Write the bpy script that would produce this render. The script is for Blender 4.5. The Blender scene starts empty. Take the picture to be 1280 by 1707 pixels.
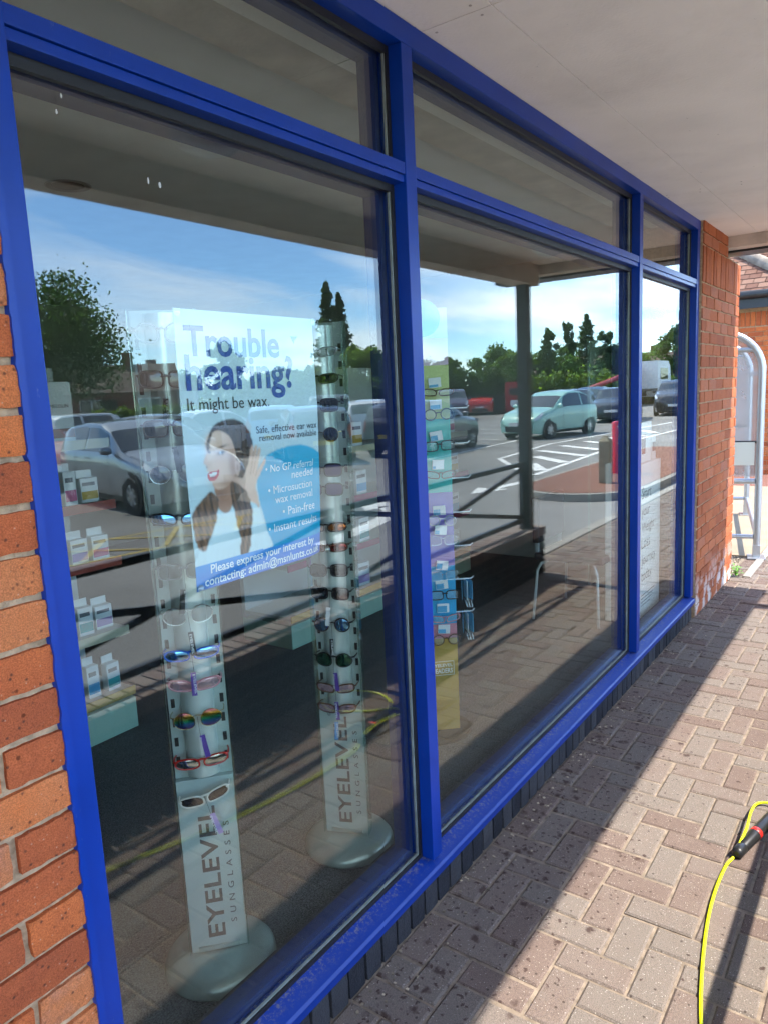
import bpy, bmesh, math, random
import numpy as np
from mathutils import Vector, Matrix

random.seed(7); RNG = np.random.default_rng(7)
sc = bpy.context.scene
COL = sc.collection
PI = math.pi

# ------------------------------------------------------------------ camera
cd = bpy.data.cameras.new('camera'); cam = bpy.data.objects.new('camera', cd); COL.objects.link(cam)
R = Matrix(((0.58057028, 0.15847182, -0.79863936), (-0.81284066, 0.05594146, -0.57979359), (-0.04720389, 0.98577748, 0.16129029)))
CAM = Vector((0.0, -1.13, 1.59))
cam.matrix_world = Matrix.Translation(CAM) @ R.to_4x4()
cd.sensor_fit = 'HORIZONTAL'; cd.sensor_width = 36.0; cd.lens = 1219.76 / 1280 * 36
cd.clip_start = 0.02; cd.clip_end = 1500
sc.camera = cam

# ------------------------------------------------------------------ sky, sun, exposure
SUN = Vector((0.08, -0.58, 1.0)).normalized()
W = bpy.data.worlds.new('World'); sc.world = W; W.use_nodes = True
nt = W.node_tree; N = nt.nodes; LK = nt.links
bg = N['Background']; bg.inputs['Strength'].default_value = 0.13
sky = N.new('ShaderNodeTexSky'); sky.sky_type = 'NISHITA'; sky.sun_disc = False
sky.sun_elevation = math.asin(SUN.z); sky.sun_rotation = math.atan2(SUN.x, SUN.y)
sky.air_density = 0.8; sky.dust_density = 0.0; sky.ozone_density = 3.5
tc = N.new('ShaderNodeTexCoord'); sep = N.new('ShaderNodeSeparateXYZ'); LK.new(tc.outputs['Generated'], sep.inputs[0])
mx = N.new('ShaderNodeMath'); mx.operation = 'MAXIMUM'; mx.inputs[1].default_value = 0.0; LK.new(sep.outputs['Z'], mx.inputs[0])
ad = N.new('ShaderNodeMath'); ad.operation = 'ADD'; ad.inputs[1].default_value = 0.09; LK.new(mx.outputs[0], ad.inputs[0])
dv = N.new('ShaderNodeVectorMath'); dv.operation = 'DIVIDE'
cb = N.new('ShaderNodeCombineXYZ')
for i in range(3): LK.new(ad.outputs[0], cb.inputs[i])
LK.new(tc.outputs['Generated'], dv.inputs[0]); LK.new(cb.outputs[0], dv.inputs[1])
mp = N.new('ShaderNodeMapping'); mp.inputs['Scale'].default_value = (0.42, 0.62, 0.0); mp.inputs['Rotation'].default_value = (0, 0, 0.5)
mp.inputs['Location'].default_value = (3.1, 0.4, 0.0)
LK.new(dv.outputs[0], mp.inputs['Vector'])
no = N.new('ShaderNodeTexNoise'); no.inputs['Scale'].default_value = 1.0; no.inputs['Detail'].default_value = 9; no.inputs['Roughness'].default_value = 0.56; no.inputs['Distortion'].default_value = 0.5
LK.new(mp.outputs[0], no.inputs['Vector'])
rp = N.new('ShaderNodeValToRGB'); rp.color_ramp.elements[0].position = 0.46; rp.color_ramp.elements[1].position = 0.78
LK.new(no.outputs['Fac'], rp.inputs['Fac'])
cm = N.new('ShaderNodeMix'); cm.data_type = 'RGBA'; cm.inputs['B'].default_value = (7.6, 7.9, 8.3, 1)
tint = N.new('ShaderNodeMix'); tint.data_type = 'RGBA'; tint.blend_type = 'MULTIPLY'; tint.inputs['Factor'].default_value = 1; tint.inputs['B'].default_value = (0.76, 0.93, 1.03, 1)
LK.new(sky.outputs[0], tint.inputs['A'])
LK.new(rp.outputs['Color'], cm.inputs['Factor']); LK.new(tint.outputs['Result'], cm.inputs['A'])
LK.new(cm.outputs['Result'], bg.inputs['Color'])

sd = bpy.data.lights.new('sun', 'SUN'); sd.energy = 2.2; sd.angle = math.radians(0.55); sd.color = (1.0, 0.92, 0.80)
sun = bpy.data.objects.new('sun', sd); COL.objects.link(sun)
sun.rotation_euler = SUN.to_track_quat('Z', 'Y').to_euler(); sun.location = SUN * 30
vs = sc.view_settings; vs.view_transform = 'Standard'; vs.look = 'None'; vs.gamma = 1; vs.exposure = 2.45; vs.use_curve_mapping = False
sc.cycles.max_bounces = 10; sc.cycles.diffuse_bounces = 5; sc.cycles.glossy_bounces = 5; sc.cycles.transparent_max_bounces = 24
sc.cycles.sample_clamp_indirect = 8.0; sc.cycles.caustics_reflective = False; sc.cycles.caustics_refractive = False
sc.cycles.use_denoising = True; sc.cycles.use_adaptive_sampling = True; sc.cycles.adaptive_threshold = 0.03

# ------------------------------------------------------------------ materials
MATS = {}
def nodes(m):
    m.use_nodes = True; return m.node_tree.nodes, m.node_tree.links, m.node_tree.nodes['Principled BSDF']
def mat(name, col, rough=0.5, metal=0.0, var=0.0, vscale=6.0, bump=0.0, bscale=80.0, coat=0.0, spec=0.5, isl=0.0, trans=0.0):
    """principled material with procedural tone variation, per-piece variation and fine relief"""
    if name in MATS: return MATS[name]
    m = bpy.data.materials.new(name); MATS[name] = m
    n, l, b = nodes(m)
    b.inputs['Roughness'].default_value = rough; b.inputs['Metallic'].default_value = metal
    b.inputs['Specular IOR Level'].default_value = spec
    b.inputs['Coat Weight'].default_value = coat; b.inputs['Coat Roughness'].default_value = 0.06
    b.inputs['Base Color'].default_value = (*col, 1)
    tc = n.new('ShaderNodeTexCoord')
    out = None
    if var > 0 or isl > 0:
        val = None
        if var > 0:
            t = n.new('ShaderNodeTexNoise'); t.inputs['Scale'].default_value = vscale; t.inputs['Detail'].default_value = 5
            l.new(tc.outputs['Object'], t.inputs['Vector'])
            mr = n.new('ShaderNodeMapRange'); mr.inputs['From Min'].default_value = 0.3; mr.inputs['From Max'].default_value = 0.7
            mr.inputs['To Min'].default_value = 1 - var; mr.inputs['To Max'].default_value = 1 + var
            l.new(t.outputs['Fac'], mr.inputs['Value']); val = mr.outputs[0]
        if isl > 0:
            g = n.new('ShaderNodeNewGeometry'); oi = n.new('ShaderNodeObjectInfo')
            a = n.new('ShaderNodeMath'); a.operation = 'ADD'; l.new(g.outputs['Random Per Island'], a.inputs[0]); l.new(oi.outputs['Random'], a.inputs[1])
            fr = n.new('ShaderNodeMath'); fr.operation = 'FRACT'; l.new(a.outputs[0], fr.inputs[0])
            mr = n.new('ShaderNodeMapRange'); mr.inputs['To Min'].default_value = 1 - isl; mr.inputs['To Max'].default_value = 1 + isl
            l.new(fr.outputs[0], mr.inputs['Value'])
            if val is None: val = mr.outputs[0]
            else:
                mm = n.new('ShaderNodeMath'); mm.operation = 'MULTIPLY'; l.new(val, mm.inputs[0]); l.new(mr.outputs[0], mm.inputs[1]); val = mm.outputs[0]
        vm = n.new('ShaderNodeVectorMath'); vm.operation = 'SCALE'; vm.inputs[0].default_value = col
        l.new(val, vm.inputs['Scale']); l.new(vm.outputs[0], b.inputs['Base Color'])
    if bump > 0:
        t = n.new('ShaderNodeTexNoise'); t.inputs['Scale'].default_value = bscale; t.inputs['Detail'].default_value = 4
        l.new(tc.outputs['Object'], t.inputs['Vector'])
        bp = n.new('ShaderNodeBump'); bp.inputs['Strength'].default_value = bump; bp.inputs['Distance'].default_value = 0.004
        l.new(t.outputs['Fac'], bp.inputs['Height']); l.new(bp.outputs[0], b.inputs['Normal'])
    if trans > 0:
        b.inputs['Alpha'].default_value = 1 - trans
    return m

def ramp_mat(name, stops, rough=0.85, speck=0.0, bump=0.4, bscale=120.0, noise_scale=10.0, drops=False, white=False, pits=False):
    """masonry: every piece takes its own tone from the ramp, with grain, specks and pits"""
    m = bpy.data.materials.new(name); MATS[name] = m
    n, l, b = nodes(m); b.inputs['Roughness'].default_value = rough; b.inputs['Specular IOR Level'].default_value = 0.15
    g = n.new('ShaderNodeNewGeometry'); oi = n.new('ShaderNodeObjectInfo')
    a = n.new('ShaderNodeMath'); a.operation = 'ADD'; l.new(g.outputs['Random Per Island'], a.inputs[0]); l.new(oi.outputs['Random'], a.inputs[1])
    fr = n.new('ShaderNodeMath'); fr.operation = 'FRACT'; l.new(a.outputs[0], fr.inputs[0])
    t = n.new('ShaderNodeTexNoise'); t.inputs['Scale'].default_value = noise_scale; t.inputs['Detail'].default_value = 8; t.inputs['Roughness'].default_value = 0.65
    l.new(g.outputs['Position'], t.inputs['Vector'])
    k = n.new('ShaderNodeMath'); k.operation = 'MULTIPLY_ADD'; k.inputs[1].default_value = 0.6; l.new(t.outputs['Fac'], k.inputs[0])
    s2 = n.new('ShaderNodeMath'); s2.operation = 'MULTIPLY_ADD'; s2.inputs[1].default_value = 0.8; s2.inputs[2].default_value = -0.2; l.new(fr.outputs[0], s2.inputs[0])
    l.new(s2.outputs[0], k.inputs[2])
    r = n.new('ShaderNodeValToRGB'); cr = r.color_ramp
    while len(cr.elements) < len(stops): cr.elements.new(0.5)
    for e, (p, c) in zip(cr.elements, stops): e.position = p; e.color = (*c, 1)
    l.new(k.outputs[0], r.inputs['Fac'])
    colour = r.outputs['Color']
    def mixin(colour, fac, c, blend='MIX'):
        x = n.new('ShaderNodeMix'); x.data_type = 'RGBA'; x.blend_type = blend; x.inputs['B'].default_value = (*c, 1)
        l.new(fac, x.inputs['Factor']); l.new(colour, x.inputs['A']); return x.outputs['Result']
    def spots(scale, lo, hi, feature_rand=True, pos=None):
        v = n.new('ShaderNodeTexVoronoi'); v.inputs['Scale'].default_value = scale; l.new(pos or g.outputs['Position'], v.inputs['Vector'])
        m1 = n.new('ShaderNodeMapRange'); m1.inputs['From Min'].default_value = lo; m1.inputs['From Max'].default_value = hi
        m1.inputs['To Min'].default_value = 1; m1.inputs['To Max'].default_value = 0; l.new(v.outputs['Distance'], m1.inputs['Value'])
        sp = n.new('ShaderNodeSeparateColor'); l.new(v.outputs['Color'], sp.inputs[0])
        return m1.outputs[0], sp
    def mul(a_, b_):
        x = n.new('ShaderNodeMath'); x.operation = 'MULTIPLY'; l.new(a_, x.inputs[0])
        if isinstance(b_, float): x.inputs[1].default_value = b_
        else: l.new(b_, x.inputs[1])
        return x.outputs[0]
    def gt(a_, v):
        x = n.new('ShaderNodeMath'); x.operation = 'GREATER_THAN'; l.new(a_, x.inputs[0]); x.inputs[1].default_value = v; return x.outputs[0]
    # fine grain
    f = n.new('ShaderNodeTexNoise'); f.inputs['Scale'].default_value = 420; f.inputs['Detail'].default_value = 3; l.new(g.outputs['Position'], f.inputs['Vector'])
    fm = n.new('ShaderNodeMapRange'); fm.inputs['From Min'].default_value = 0.35; fm.inputs['From Max'].default_value = 0.65; fm.inputs['To Min'].default_value = 0.72; fm.inputs['To Max'].default_value = 1.22
    l.new(f.outputs['Fac'], fm.inputs['Value'])
    vm = n.new('ShaderNodeVectorMath'); vm.operation = 'SCALE'; l.new(colour, vm.inputs[0]); l.new(fm.outputs[0], vm.inputs['Scale']); colour = vm.outputs[0]
    if speck > 0:
        d, sp = spots(170, 0.16, 0.30); colour = mixin(colour, mul(mul(d, gt(sp.outputs['Red'], 0.80)), speck), (0.60, 0.56, 0.50))
        d, sp = spots(210, 0.18, 0.32); colour = mixin(colour, mul(mul(d, gt(sp.outputs['Green'], 0.74)), speck), (0.05, 0.045, 0.04))
    d, sp = spots(46, 0.12, 0.22); colour = mixin(colour, mul(mul(d, gt(sp.outputs['Blue'], 0.90)), 0.75), tuple(c * 0.25 for c in stops[0][1]))
    if pits:   # burnt flecks, lime smears and fold creases of a wire cut brick
        d, sp = spots(150, 0.05, 0.30); colour = mixin(colour, mul(mul(d, gt(sp.outputs['Red'], 0.93)), 0.5), (0.60, 0.42, 0.30))
        d, sp = spots(75, 0.10, 0.28); colour = mixin(colour, mul(mul(d, gt(sp.outputs['Green'], 0.84)), 0.8), (0.07, 0.03, 0.02))
        sm = n.new('ShaderNodeMapping'); sm.inputs['Scale'].default_value = (5, 5, 26); l.new(g.outputs['Position'], sm.inputs['Vector'])
        st_ = n.new('ShaderNodeTexNoise'); st_.inputs['Scale'].default_value = 3.5; st_.inputs['Detail'].default_value = 9; st_.inputs['Roughness'].default_value = 0.75; l.new(sm.outputs[0], st_.inputs['Vector'])
        s3 = n.new('ShaderNodeMapRange'); s3.inputs['From Min'].default_value = 0.56; s3.inputs['From Max'].default_value = 0.72; s3.inputs['To Max'].default_value = 0.32; l.new(st_.outputs['Fac'], s3.inputs['Value']); colour = mixin(colour, s3.outputs[0], (0.17, 0.055, 0.03))
        s4 = n.new('ShaderNodeMapRange'); s4.inputs['From Min'].default_value = 0.40; s4.inputs['From Max'].default_value = 0.28; s4.inputs['To Max'].default_value = 0.35; l.new(st_.outputs['Fac'], s4.inputs['Value']); colour = mixin(colour, s4.outputs[0], (0.60, 0.27, 0.13))
    if drops:   # water splashed down while the panes were washed: wet spots thickest along the foot of the window
        px = n.new('ShaderNodeSeparateXYZ'); l.new(g.outputs['Position'], px.inputs[0])
        wob = n.new('ShaderNodeTexNoise'); wob.inputs['Scale'].default_value = 60; wob.inputs['Detail'].default_value = 3; l.new(g.outputs['Position'], wob.inputs['Vector'])
        wv = n.new('ShaderNodeVectorMath'); wv.operation = 'MULTIPLY_ADD'; wv.inputs[1].default_value = (0.03, 0.03, 0); l.new(wob.outputs['Color'], wv.inputs[0]); l.new(g.outputs['Position'], wv.inputs[2])
        mr = n.new('ShaderNodeMapRange'); mr.inputs['From Min'].default_value = -0.55; mr.inputs['From Max'].default_value = -0.05; l.new(px.outputs['Y'], mr.inputs['Value'])
        for scl, lo, hi, base, span in ((20, 0.14, 0.34, 1.0, 0.80), (52, 0.20, 0.36, 0.98, 0.62)):
            d, sp = spots(scl, lo, hi, pos=wv.outputs[0])
            th = n.new('ShaderNodeMath'); th.operation = 'MULTIPLY_ADD'; th.inputs[1].default_value = -span; th.inputs[2].default_value = base; l.new(mr.outputs[0], th.inputs[0])
            cmpn = n.new('ShaderNodeMath'); cmpn.operation = 'GREATER_THAN'; l.new(sp.outputs['Red'], cmpn.inputs[0]); l.new(th.outputs[0], cmpn.inputs[1])
            colour = mixin(colour, mul(mul(d, cmpn.outputs[0]), 0.85), (0.05, 0.030, 0.026))
    if white:   # lime bloom on the lowest courses
        px = n.new('ShaderNodeSeparateXYZ'); l.new(g.outputs['Position'], px.inputs[0])
        mr = n.new('ShaderNodeMapRange'); mr.inputs['From Min'].default_value = 0.34; mr.inputs['From Max'].default_value = 0.05; l.new(px.outputs['Z'], mr.inputs['Value'])
        t2 = n.new('ShaderNodeTexNoise'); t2.inputs['Scale'].default_value = 9; t2.inputs['Detail'].default_value = 6; l.new(g.outputs['Position'], t2.inputs['Vector'])
        m2 = n.new('ShaderNodeMapRange'); m2.inputs['From Min'].default_value = 0.47; m2.inputs['From Max'].default_value = 0.56; l.new(t2.outputs['Fac'], m2.inputs['Value'])
        colour = mixin(colour, mul(mul(mr.outputs[0], m2.outputs[0]), 0.85), (0.72, 0.68, 0.62))
    l.new(colour, b.inputs['Base Color'])
    t3 = n.new('ShaderNodeTexNoise'); t3.inputs['Scale'].default_value = bscale; t3.inputs['Detail'].default_value = 6; l.new(g.outputs['Position'], t3.inputs['Vector'])
    bp = n.new('ShaderNodeBump'); bp.inputs['Strength'].default_value = bump; bp.inputs['Distance'].default_value = 0.006
    l.new(t3.outputs['Fac'], bp.inputs['Height']); l.new(bp.outputs[0], b.inputs['Normal'])
    return m

def glass_mat(name, r0, tint=(0.93, 0.97, 0.95), dirt=0.0):
    """glazing: clear transmission with Fresnel reflection (Schlick) and a trace of dust"""
    m = bpy.data.materials.new(name); MATS[name] = m; m.use_nodes = True
    n = m.node_tree.nodes; l = m.node_tree.links; n.clear()
    o = n.new('ShaderNodeOutputMaterial'); tr = n.new('ShaderNodeBsdfTransparent'); tr.inputs['Color'].default_value = (*tint, 1)
    gl = n.new('ShaderNodeBsdfGlossy'); gl.inputs['Roughness'].default_value = 0.0; gl.inputs['Color'].default_value = (0.97, 1.0, 0.99, 1)
    lw = n.new('ShaderNodeLayerWeight'); lw.inputs['Blend'].default_value = 0.5
    pw = n.new('ShaderNodeMath'); pw.operation = 'POWER'; pw.inputs[1].default_value = 5; l.new(lw.outputs['Facing'], pw.inputs[0])
    ma = n.new('ShaderNodeMath'); ma.operation = 'MULTIPLY_ADD'; ma.inputs[1].default_value = 1 - r0; ma.inputs[2].default_value = r0; l.new(pw.outputs[0], ma.inputs[0])
    mix = n.new('ShaderNodeMixShader'); l.new(ma.outputs[0], mix.inputs['Fac']); l.new(tr.outputs[0], mix.inputs[1]); l.new(gl.outputs[0], mix.inputs[2])
    last = mix.outputs[0]
    if dirt > 0:
        df = n.new('ShaderNodeBsdfDiffuse'); df.inputs['Color'].default_value = (0.6, 0.6, 0.57, 1)
        g = n.new('ShaderNodeNewGeometry'); t = n.new('ShaderNodeTexNoise'); t.inputs['Scale'].default_value = 7; t.inputs['Detail'].default_value = 8; t.inputs['Roughness'].default_value = 0.7
        l.new(g.outputs['Position'], t.inputs['Vector'])
        mr = n.new('ShaderNodeMapRange'); mr.inputs['From Min'].default_value = 0.45; mr.inputs['From Max'].default_value = 0.8; mr.inputs['To Max'].default_value = dirt; l.new(t.outputs['Fac'], mr.inputs['Value'])
        mm = n.new('ShaderNodeMixShader'); l.new(mr.outputs[0], mm.inputs['Fac']); l.new(last, mm.inputs[1]); l.new(df.outputs[0], mm.inputs[2]); last = mm.outputs[0]
    l.new(last, o.inputs['Surface'])
    return m

BLUE = mat('blue frame paint', (0.002, 0.036, 0.27), 0.34, var=0.10, vscale=5, bump=0.10, bscale=18, spec=0.3)
def dusty_blue():
    m = bpy.data.materials.new('blue paint with grit'); MATS[m.name] = m; n, l, b = nodes(m)
    b.inputs['Roughness'].default_value = 0.42
    g = n.new('ShaderNodeNewGeometry'); v = n.new('ShaderNodeTexNoise'); v.inputs['Scale'].default_value = 95; v.inputs['Detail'].default_value = 6; v.inputs['Roughness'].default_value = 0.75
    l.new(g.outputs['Position'], v.inputs['Vector'])
    px = n.new('ShaderNodeSeparateXYZ'); l.new(g.outputs['Position'], px.inputs[0])
    mr = n.new('ShaderNodeMapRange'); mr.inputs['From Min'].default_value = -0.004; mr.inputs['From Max'].default_value = 0.035; l.new(px.outputs['Y'], mr.inputs['Value'])
    m2 = n.new('ShaderNodeMapRange'); m2.inputs['From Min'].default_value = 0.50; m2.inputs['From Max'].default_value = 0.62; m2.inputs['To Max'].default_value = 0.8; l.new(v.outputs['Fac'], m2.inputs['Value'])
    mu = n.new('ShaderNodeMath'); mu.operation = 'MULTIPLY'; l.new(mr.outputs[0], mu.inputs[0]); l.new(m2.outputs[0], mu.inputs[1])
    x = n.new('ShaderNodeMix'); x.data_type = 'RGBA'; x.inputs['A'].default_value = (0.002, 0.036, 0.27, 1); x.inputs['B'].default_value = (0.22, 0.20, 0.19, 1)
    l.new(mu.outputs[0], x.inputs['Factor']); l.new(x.outputs['Result'], b.inputs['Base Color'])
    return m
BLUED = dusty_blue()
GASKET = mat('black rubber gasket', (0.012, 0.012, 0.014), 0.5, bump=0.1)
BEAD = mat('grey sealant bead', (0.20, 0.23, 0.22), 0.5, var=0.2, vscale=30)
GLASS = glass_mat('window glass', 0.076, (0.95, 0.985, 0.96), dirt=0.004)
BRICK = ramp_mat('orange red brick', [(0.0, (0.30, 0.072, 0.030)), (0.3, (0.43, 0.105, 0.036)), (0.6, (0.56, 0.150, 0.044)), (0.85, (0.50, 0.165, 0.062)), (1.0, (0.40, 0.17, 0.10))], noise_scale=11, bump=1.0, bscale=42, pits=True)
BRICKP = ramp_mat('weathered pier brick', [(0.0, (0.29, 0.080, 0.034)), (0.4, (0.41, 0.118, 0.044)), (0.7, (0.46, 0.14, 0.055)), (1.0, (0.36, 0.14, 0.085))], noise_scale=9, bump=0.9, bscale=50, white=True, pits=True)
BBLACK = ramp_mat('black engineering brick', [(0.0, (0.022, 0.024, 0.03)), (0.5, (0.04, 0.043, 0.052)), (1.0, (0.075, 0.075, 0.08))], rough=0.6, bump=0.5, bscale=140)
MORTAR = mat('sandy mortar', (0.44, 0.30, 0.18), 0.95, var=0.3, vscale=60, bump=1.0, bscale=160, spec=0.1)
MORTARD = mat('dark mortar', (0.10, 0.09, 0.08), 0.95, var=0.3, vscale=30, bump=0.6, bscale=150)
PAVER = ramp_mat('concrete block paver', [(0.0, (0.135, 0.098, 0.084)), (0.3, (0.16, 0.120, 0.103)), (0.5, (0.172, 0.138, 0.12)), (0.75, (0.17, 0.145, 0.127)), (1.0, (0.185, 0.151, 0.131))], speck=0.5, bump=0.5, bscale=260, noise_scale=14, drops=True)
JOINT = mat('sandy joint fill', (0.21, 0.165, 0.125), 0.95, var=0.35, vscale=30, bump=0.8, bscale=220)
SOFFIT = mat('off white soffit board', (0.90, 0.825, 0.74), 0.9, var=0.05, vscale=3, bump=0.25, bscale=90)
def blemish(m, spec):
    n, l = m.node_tree.nodes, m.node_tree.links; b = n['Principled BSDF']; g = n.new('ShaderNodeNewGeometry')
    lk = b.inputs['Base Color'].links; cur = lk[0].from_socket if lk else None
    for scale, det, lo, hi, amt, colr, stretch in spec:
        mp_ = n.new('ShaderNodeMapping'); mp_.inputs['Scale'].default_value = stretch; l.new(g.outputs['Position'], mp_.inputs['Vector'])
        t = n.new('ShaderNodeTexNoise'); t.inputs['Scale'].default_value = scale; t.inputs['Detail'].default_value = det; t.inputs['Roughness'].default_value = 0.7; l.new(mp_.outputs[0], t.inputs['Vector'])
        mr = n.new('ShaderNodeMapRange'); mr.inputs['From Min'].default_value = lo; mr.inputs['From Max'].default_value = hi; mr.inputs['To Max'].default_value = amt; l.new(t.outputs['Fac'], mr.inputs['Value'])
        x = n.new('ShaderNodeMix'); x.data_type = 'RGBA'; x.inputs['B'].default_value = (*colr, 1); l.new(mr.outputs[0], x.inputs['Factor'])
        if cur is not None: l.new(cur, x.inputs['A'])
        else: x.inputs['A'].default_value = b.inputs['Base Color'].default_value
        cur = x.outputs['Result']
    l.new(cur, b.inputs['Base Color'])
blemish(SOFFIT, [(2.2, 8, .52, .72, .18, (.50, .43, .36), (1, 1, 1)), (38, 4, .70, .76, .7, (.25, .2, .16), (1, 1, 1)), (9, 6, .66, .74, .4, (.42, .36, .30), (3, .4, 1))])
blemish(BLUE, [(3.0, 8, .50, .78, .35, (.015, .035, .20), (1, 1, 1)), (70, 5, .66, .74, .45, (.16, .18, .28), (1, 1, .35)), (26, 6, .68, .76, .4, (.02, .03, .08), (1, 1, .2))])
CREAM = mat('weathered cream timber', (0.62, 0.54, 0.45), 0.8, var=0.18, vscale=7, bump=0.3, bscale=50)
BLACKM = mat('black painted metal', (0.014, 0.015, 0.016), 0.45, var=0.15, bump=0.05)
CONC = mat('concrete kerb', (0.27, 0.25, 0.22), 0.9, var=0.18, vscale=8, bump=0.5, bscale=150)
TAN = mat('tan concrete apron', (0.27, 0.215, 0.15), 0.9, var=0.12, vscale=3, bump=0.4, bscale=120)
ASPH = mat('car park asphalt', (0.21, 0.205, 0.195), 0.9, var=0.2, vscale=0.5, bump=0.7, bscale=90)
WHITEL = mat('white road paint', (0.75, 0.75, 0.72), 0.7, var=0.12, vscale=4, bump=0.3)
YELL = mat('yellow road paint', (0.42, 0.31, 0.07), 0.7, var=0.15, vscale=4, bump=0.3)
GRASS = mat('verge grass', (0.075, 0.13, 0.03), 0.9, var=0.35, vscale=1.2, bump=0.8, bscale=20)
LEAFS = {k: mat('foliage ' + k, c, 0.6, isl=0.45, var=0.25, vscale=0.8) for k, c in dict(mid=(0.07, 0.13, 0.03), dark=(0.045, 0.085, 0.03), light=(0.10, 0.16, 0.04), blue=(0.05, 0.09, 0.055)).items()}
for m_ in LEAFS.values():
    n, l = m_.node_tree.nodes, m_.node_tree.links; b = n['Principled BSDF']; src = b.inputs['Base Color'].links[0].from_socket
    t = n.new('ShaderNodeBsdfTranslucent'); sc_ = n.new('ShaderNodeVectorMath'); sc_.operation = 'MULTIPLY'; sc_.inputs[1].default_value = (2.2, 2.3, 1.0); l.new(src, sc_.inputs[0]); l.new(sc_.outputs[0], t.inputs['Color'])
    mi = n.new('ShaderNodeMixShader'); mi.inputs['Fac'].default_value = 0.5; l.new(b.outputs[0], mi.inputs[1]); l.new(t.outputs[0], mi.inputs[2]); l.new(mi.outputs[0], n['Material Output'].inputs['Surface'])
BARK = mat('bark', (0.10, 0.075, 0.055), 0.95, var=0.3, vscale=6, bump=0.8, bscale=30)

# ------------------------------------------------------------------ mesh helpers
def link(o, parent=None):
    COL.objects.link(o)
    if parent is not None: o.parent = parent
    return o
def tag(o, label=None, cat=None, group=None, kind=None):
    for k, v in (('label', label), ('category', cat), ('group', group), ('kind', kind)):
        if v: o[k] = v
    return o
def empty(name, label, cat, loc=(0, 0, 0), rz=0.0, group=None):
    o = bpy.data.objects.new(name, None); o.empty_display_size = 0.1; link(o)
    o.location = loc; o.rotation_euler = (0, 0, rz); return tag(o, label, cat, group)
class MB:
    def __init__(s): s.v = []; s.f = []
    def add(s, vs, fs):
        k = len(s.v); s.v += [tuple(q) for q in vs]; s.f += [tuple(i + k for i in f) for f in fs]; return s
    def box(s, x0, x1, y0, y1, z0, z1, bev=0.0, M=None):
        if bev <= 0:
            vs = [(x, y, z) for x in (x0, x1) for y in (y0, y1) for z in (z0, z1)]
            fs = [(0, 1, 3, 2), (4, 6, 7, 5), (0, 4, 5, 1), (2, 3, 7, 6), (0, 2, 6, 4), (1, 5, 7, 3)]
        else:
            bm = bmesh.new(); bmesh.ops.create_cube(bm, size=1)
            for q in bm.verts: q.co = Vector(((x0 + x1) / 2 + q.co.x * (x1 - x0), (y0 + y1) / 2 + q.co.y * (y1 - y0), (z0 + z1) / 2 + q.co.z * (z1 - z0)))
            bmesh.ops.bevel(bm, geom=bm.edges[:], offset=bev, segments=2, affect='EDGES', profile=0.6)
            bm.verts.index_update(); vs = [tuple(q.co) for q in bm.verts]; fs = [tuple(q.index for q in f.verts) for f in bm.faces]; bm.free()
        if M is not None: vs = [tuple(M @ Vector(q)) for q in vs]
        return s.add(vs, fs)
    def tube(s, pts, r, n=10, cap=True, closed=False):
        pts = [Vector(q) for q in pts]; rs = r if isinstance(r, (list, tuple)) else [r] * len(pts)
        rings = []; m = len(pts); up = None
        for i, q in enumerate(pts):
            a = pts[(i - 1) % m] if (closed or i > 0) else q; b_ = pts[(i + 1) % m] if (closed or i < m - 1) else q
            t = (b_ - a).normalized()
            if up is None:
                up = Vector((0, 0, 1)) if abs(t.z) < 0.9 else Vector((1, 0, 0))
            u = (up - t * up.dot(t)).normalized(); up = u; w = t.cross(u)
            rings.append([q + (u * math.cos(2 * PI * k / n) + w * math.sin(2 * PI * k / n)) * rs[i] for k in range(n)])
        vs = [p for rg in rings for p in rg]; fs = []
        for i in range(m if closed else m - 1):
            j = (i + 1) % m
            for k in range(n): fs.append((i * n + k, j * n + k, j * n + (k + 1) % n, i * n + (k + 1) % n))
        if cap and not closed: fs += [tuple(range(n))[::-1], tuple((m - 1) * n + k for k in range(n))]
        return s.add(vs, fs)
    def lathe(s, prof, n=32, M=None, cap=True):
        vs = [(r * math.cos(2 * PI * k / n), r * math.sin(2 * PI * k / n), z) for r, z in prof for k in range(n)]
        if M is not None: vs = [tuple(M @ Vector(q)) for q in vs]
        fs = [(i * n + k, i * n + (k + 1) % n, (i + 1) * n + (k + 1) % n, (i + 1) * n + k) for i in range(len(prof) - 1) for k in range(n)]
        if cap: fs += [tuple(range(n))[::-1], tuple((len(prof) - 1) * n + k for k in range(n))]
        return s.add(vs, fs)
    def prism(s, poly, z0, z1, M=None):
        n = len(poly); vs = [(x, y, z0) for x, y in poly] + [(x, y, z1) for x, y in poly]
        if M is not None: vs = [tuple(M @ Vector(q)) for q in vs]
        return s.add(vs, [tuple(range(n))[::-1], tuple(range(n, 2 * n))] + [(k, (k + 1) % n, n + (k + 1) % n, n + k) for k in range(n)])
    def grid(s, P):
        nu = len(P); nv = len(P[0])
        return s.add([q for row in P for q in row], [(i * nv + j, (i + 1) * nv + j, (i + 1) * nv + j + 1, i * nv + j + 1) for i in range(nu - 1) for j in range(nv - 1)])
    def mesh(s, name, m, smooth=False):
        me = bpy.data.meshes.new(name); me.from_pydata(s.v, [], s.f); me.update()
        if m: me.materials.append(m)
        if smooth:
            me.polygons.foreach_set('use_smooth', [True] * len(me.polygons))
            try: me.set_sharp_from_angle(angle=math.radians(38))
            except Exception: pass
        return me
    def build(s, name, m, parent=None, smooth=False):
        return link(bpy.data.objects.new(name, s.mesh(name, m, smooth)), parent)
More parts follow.
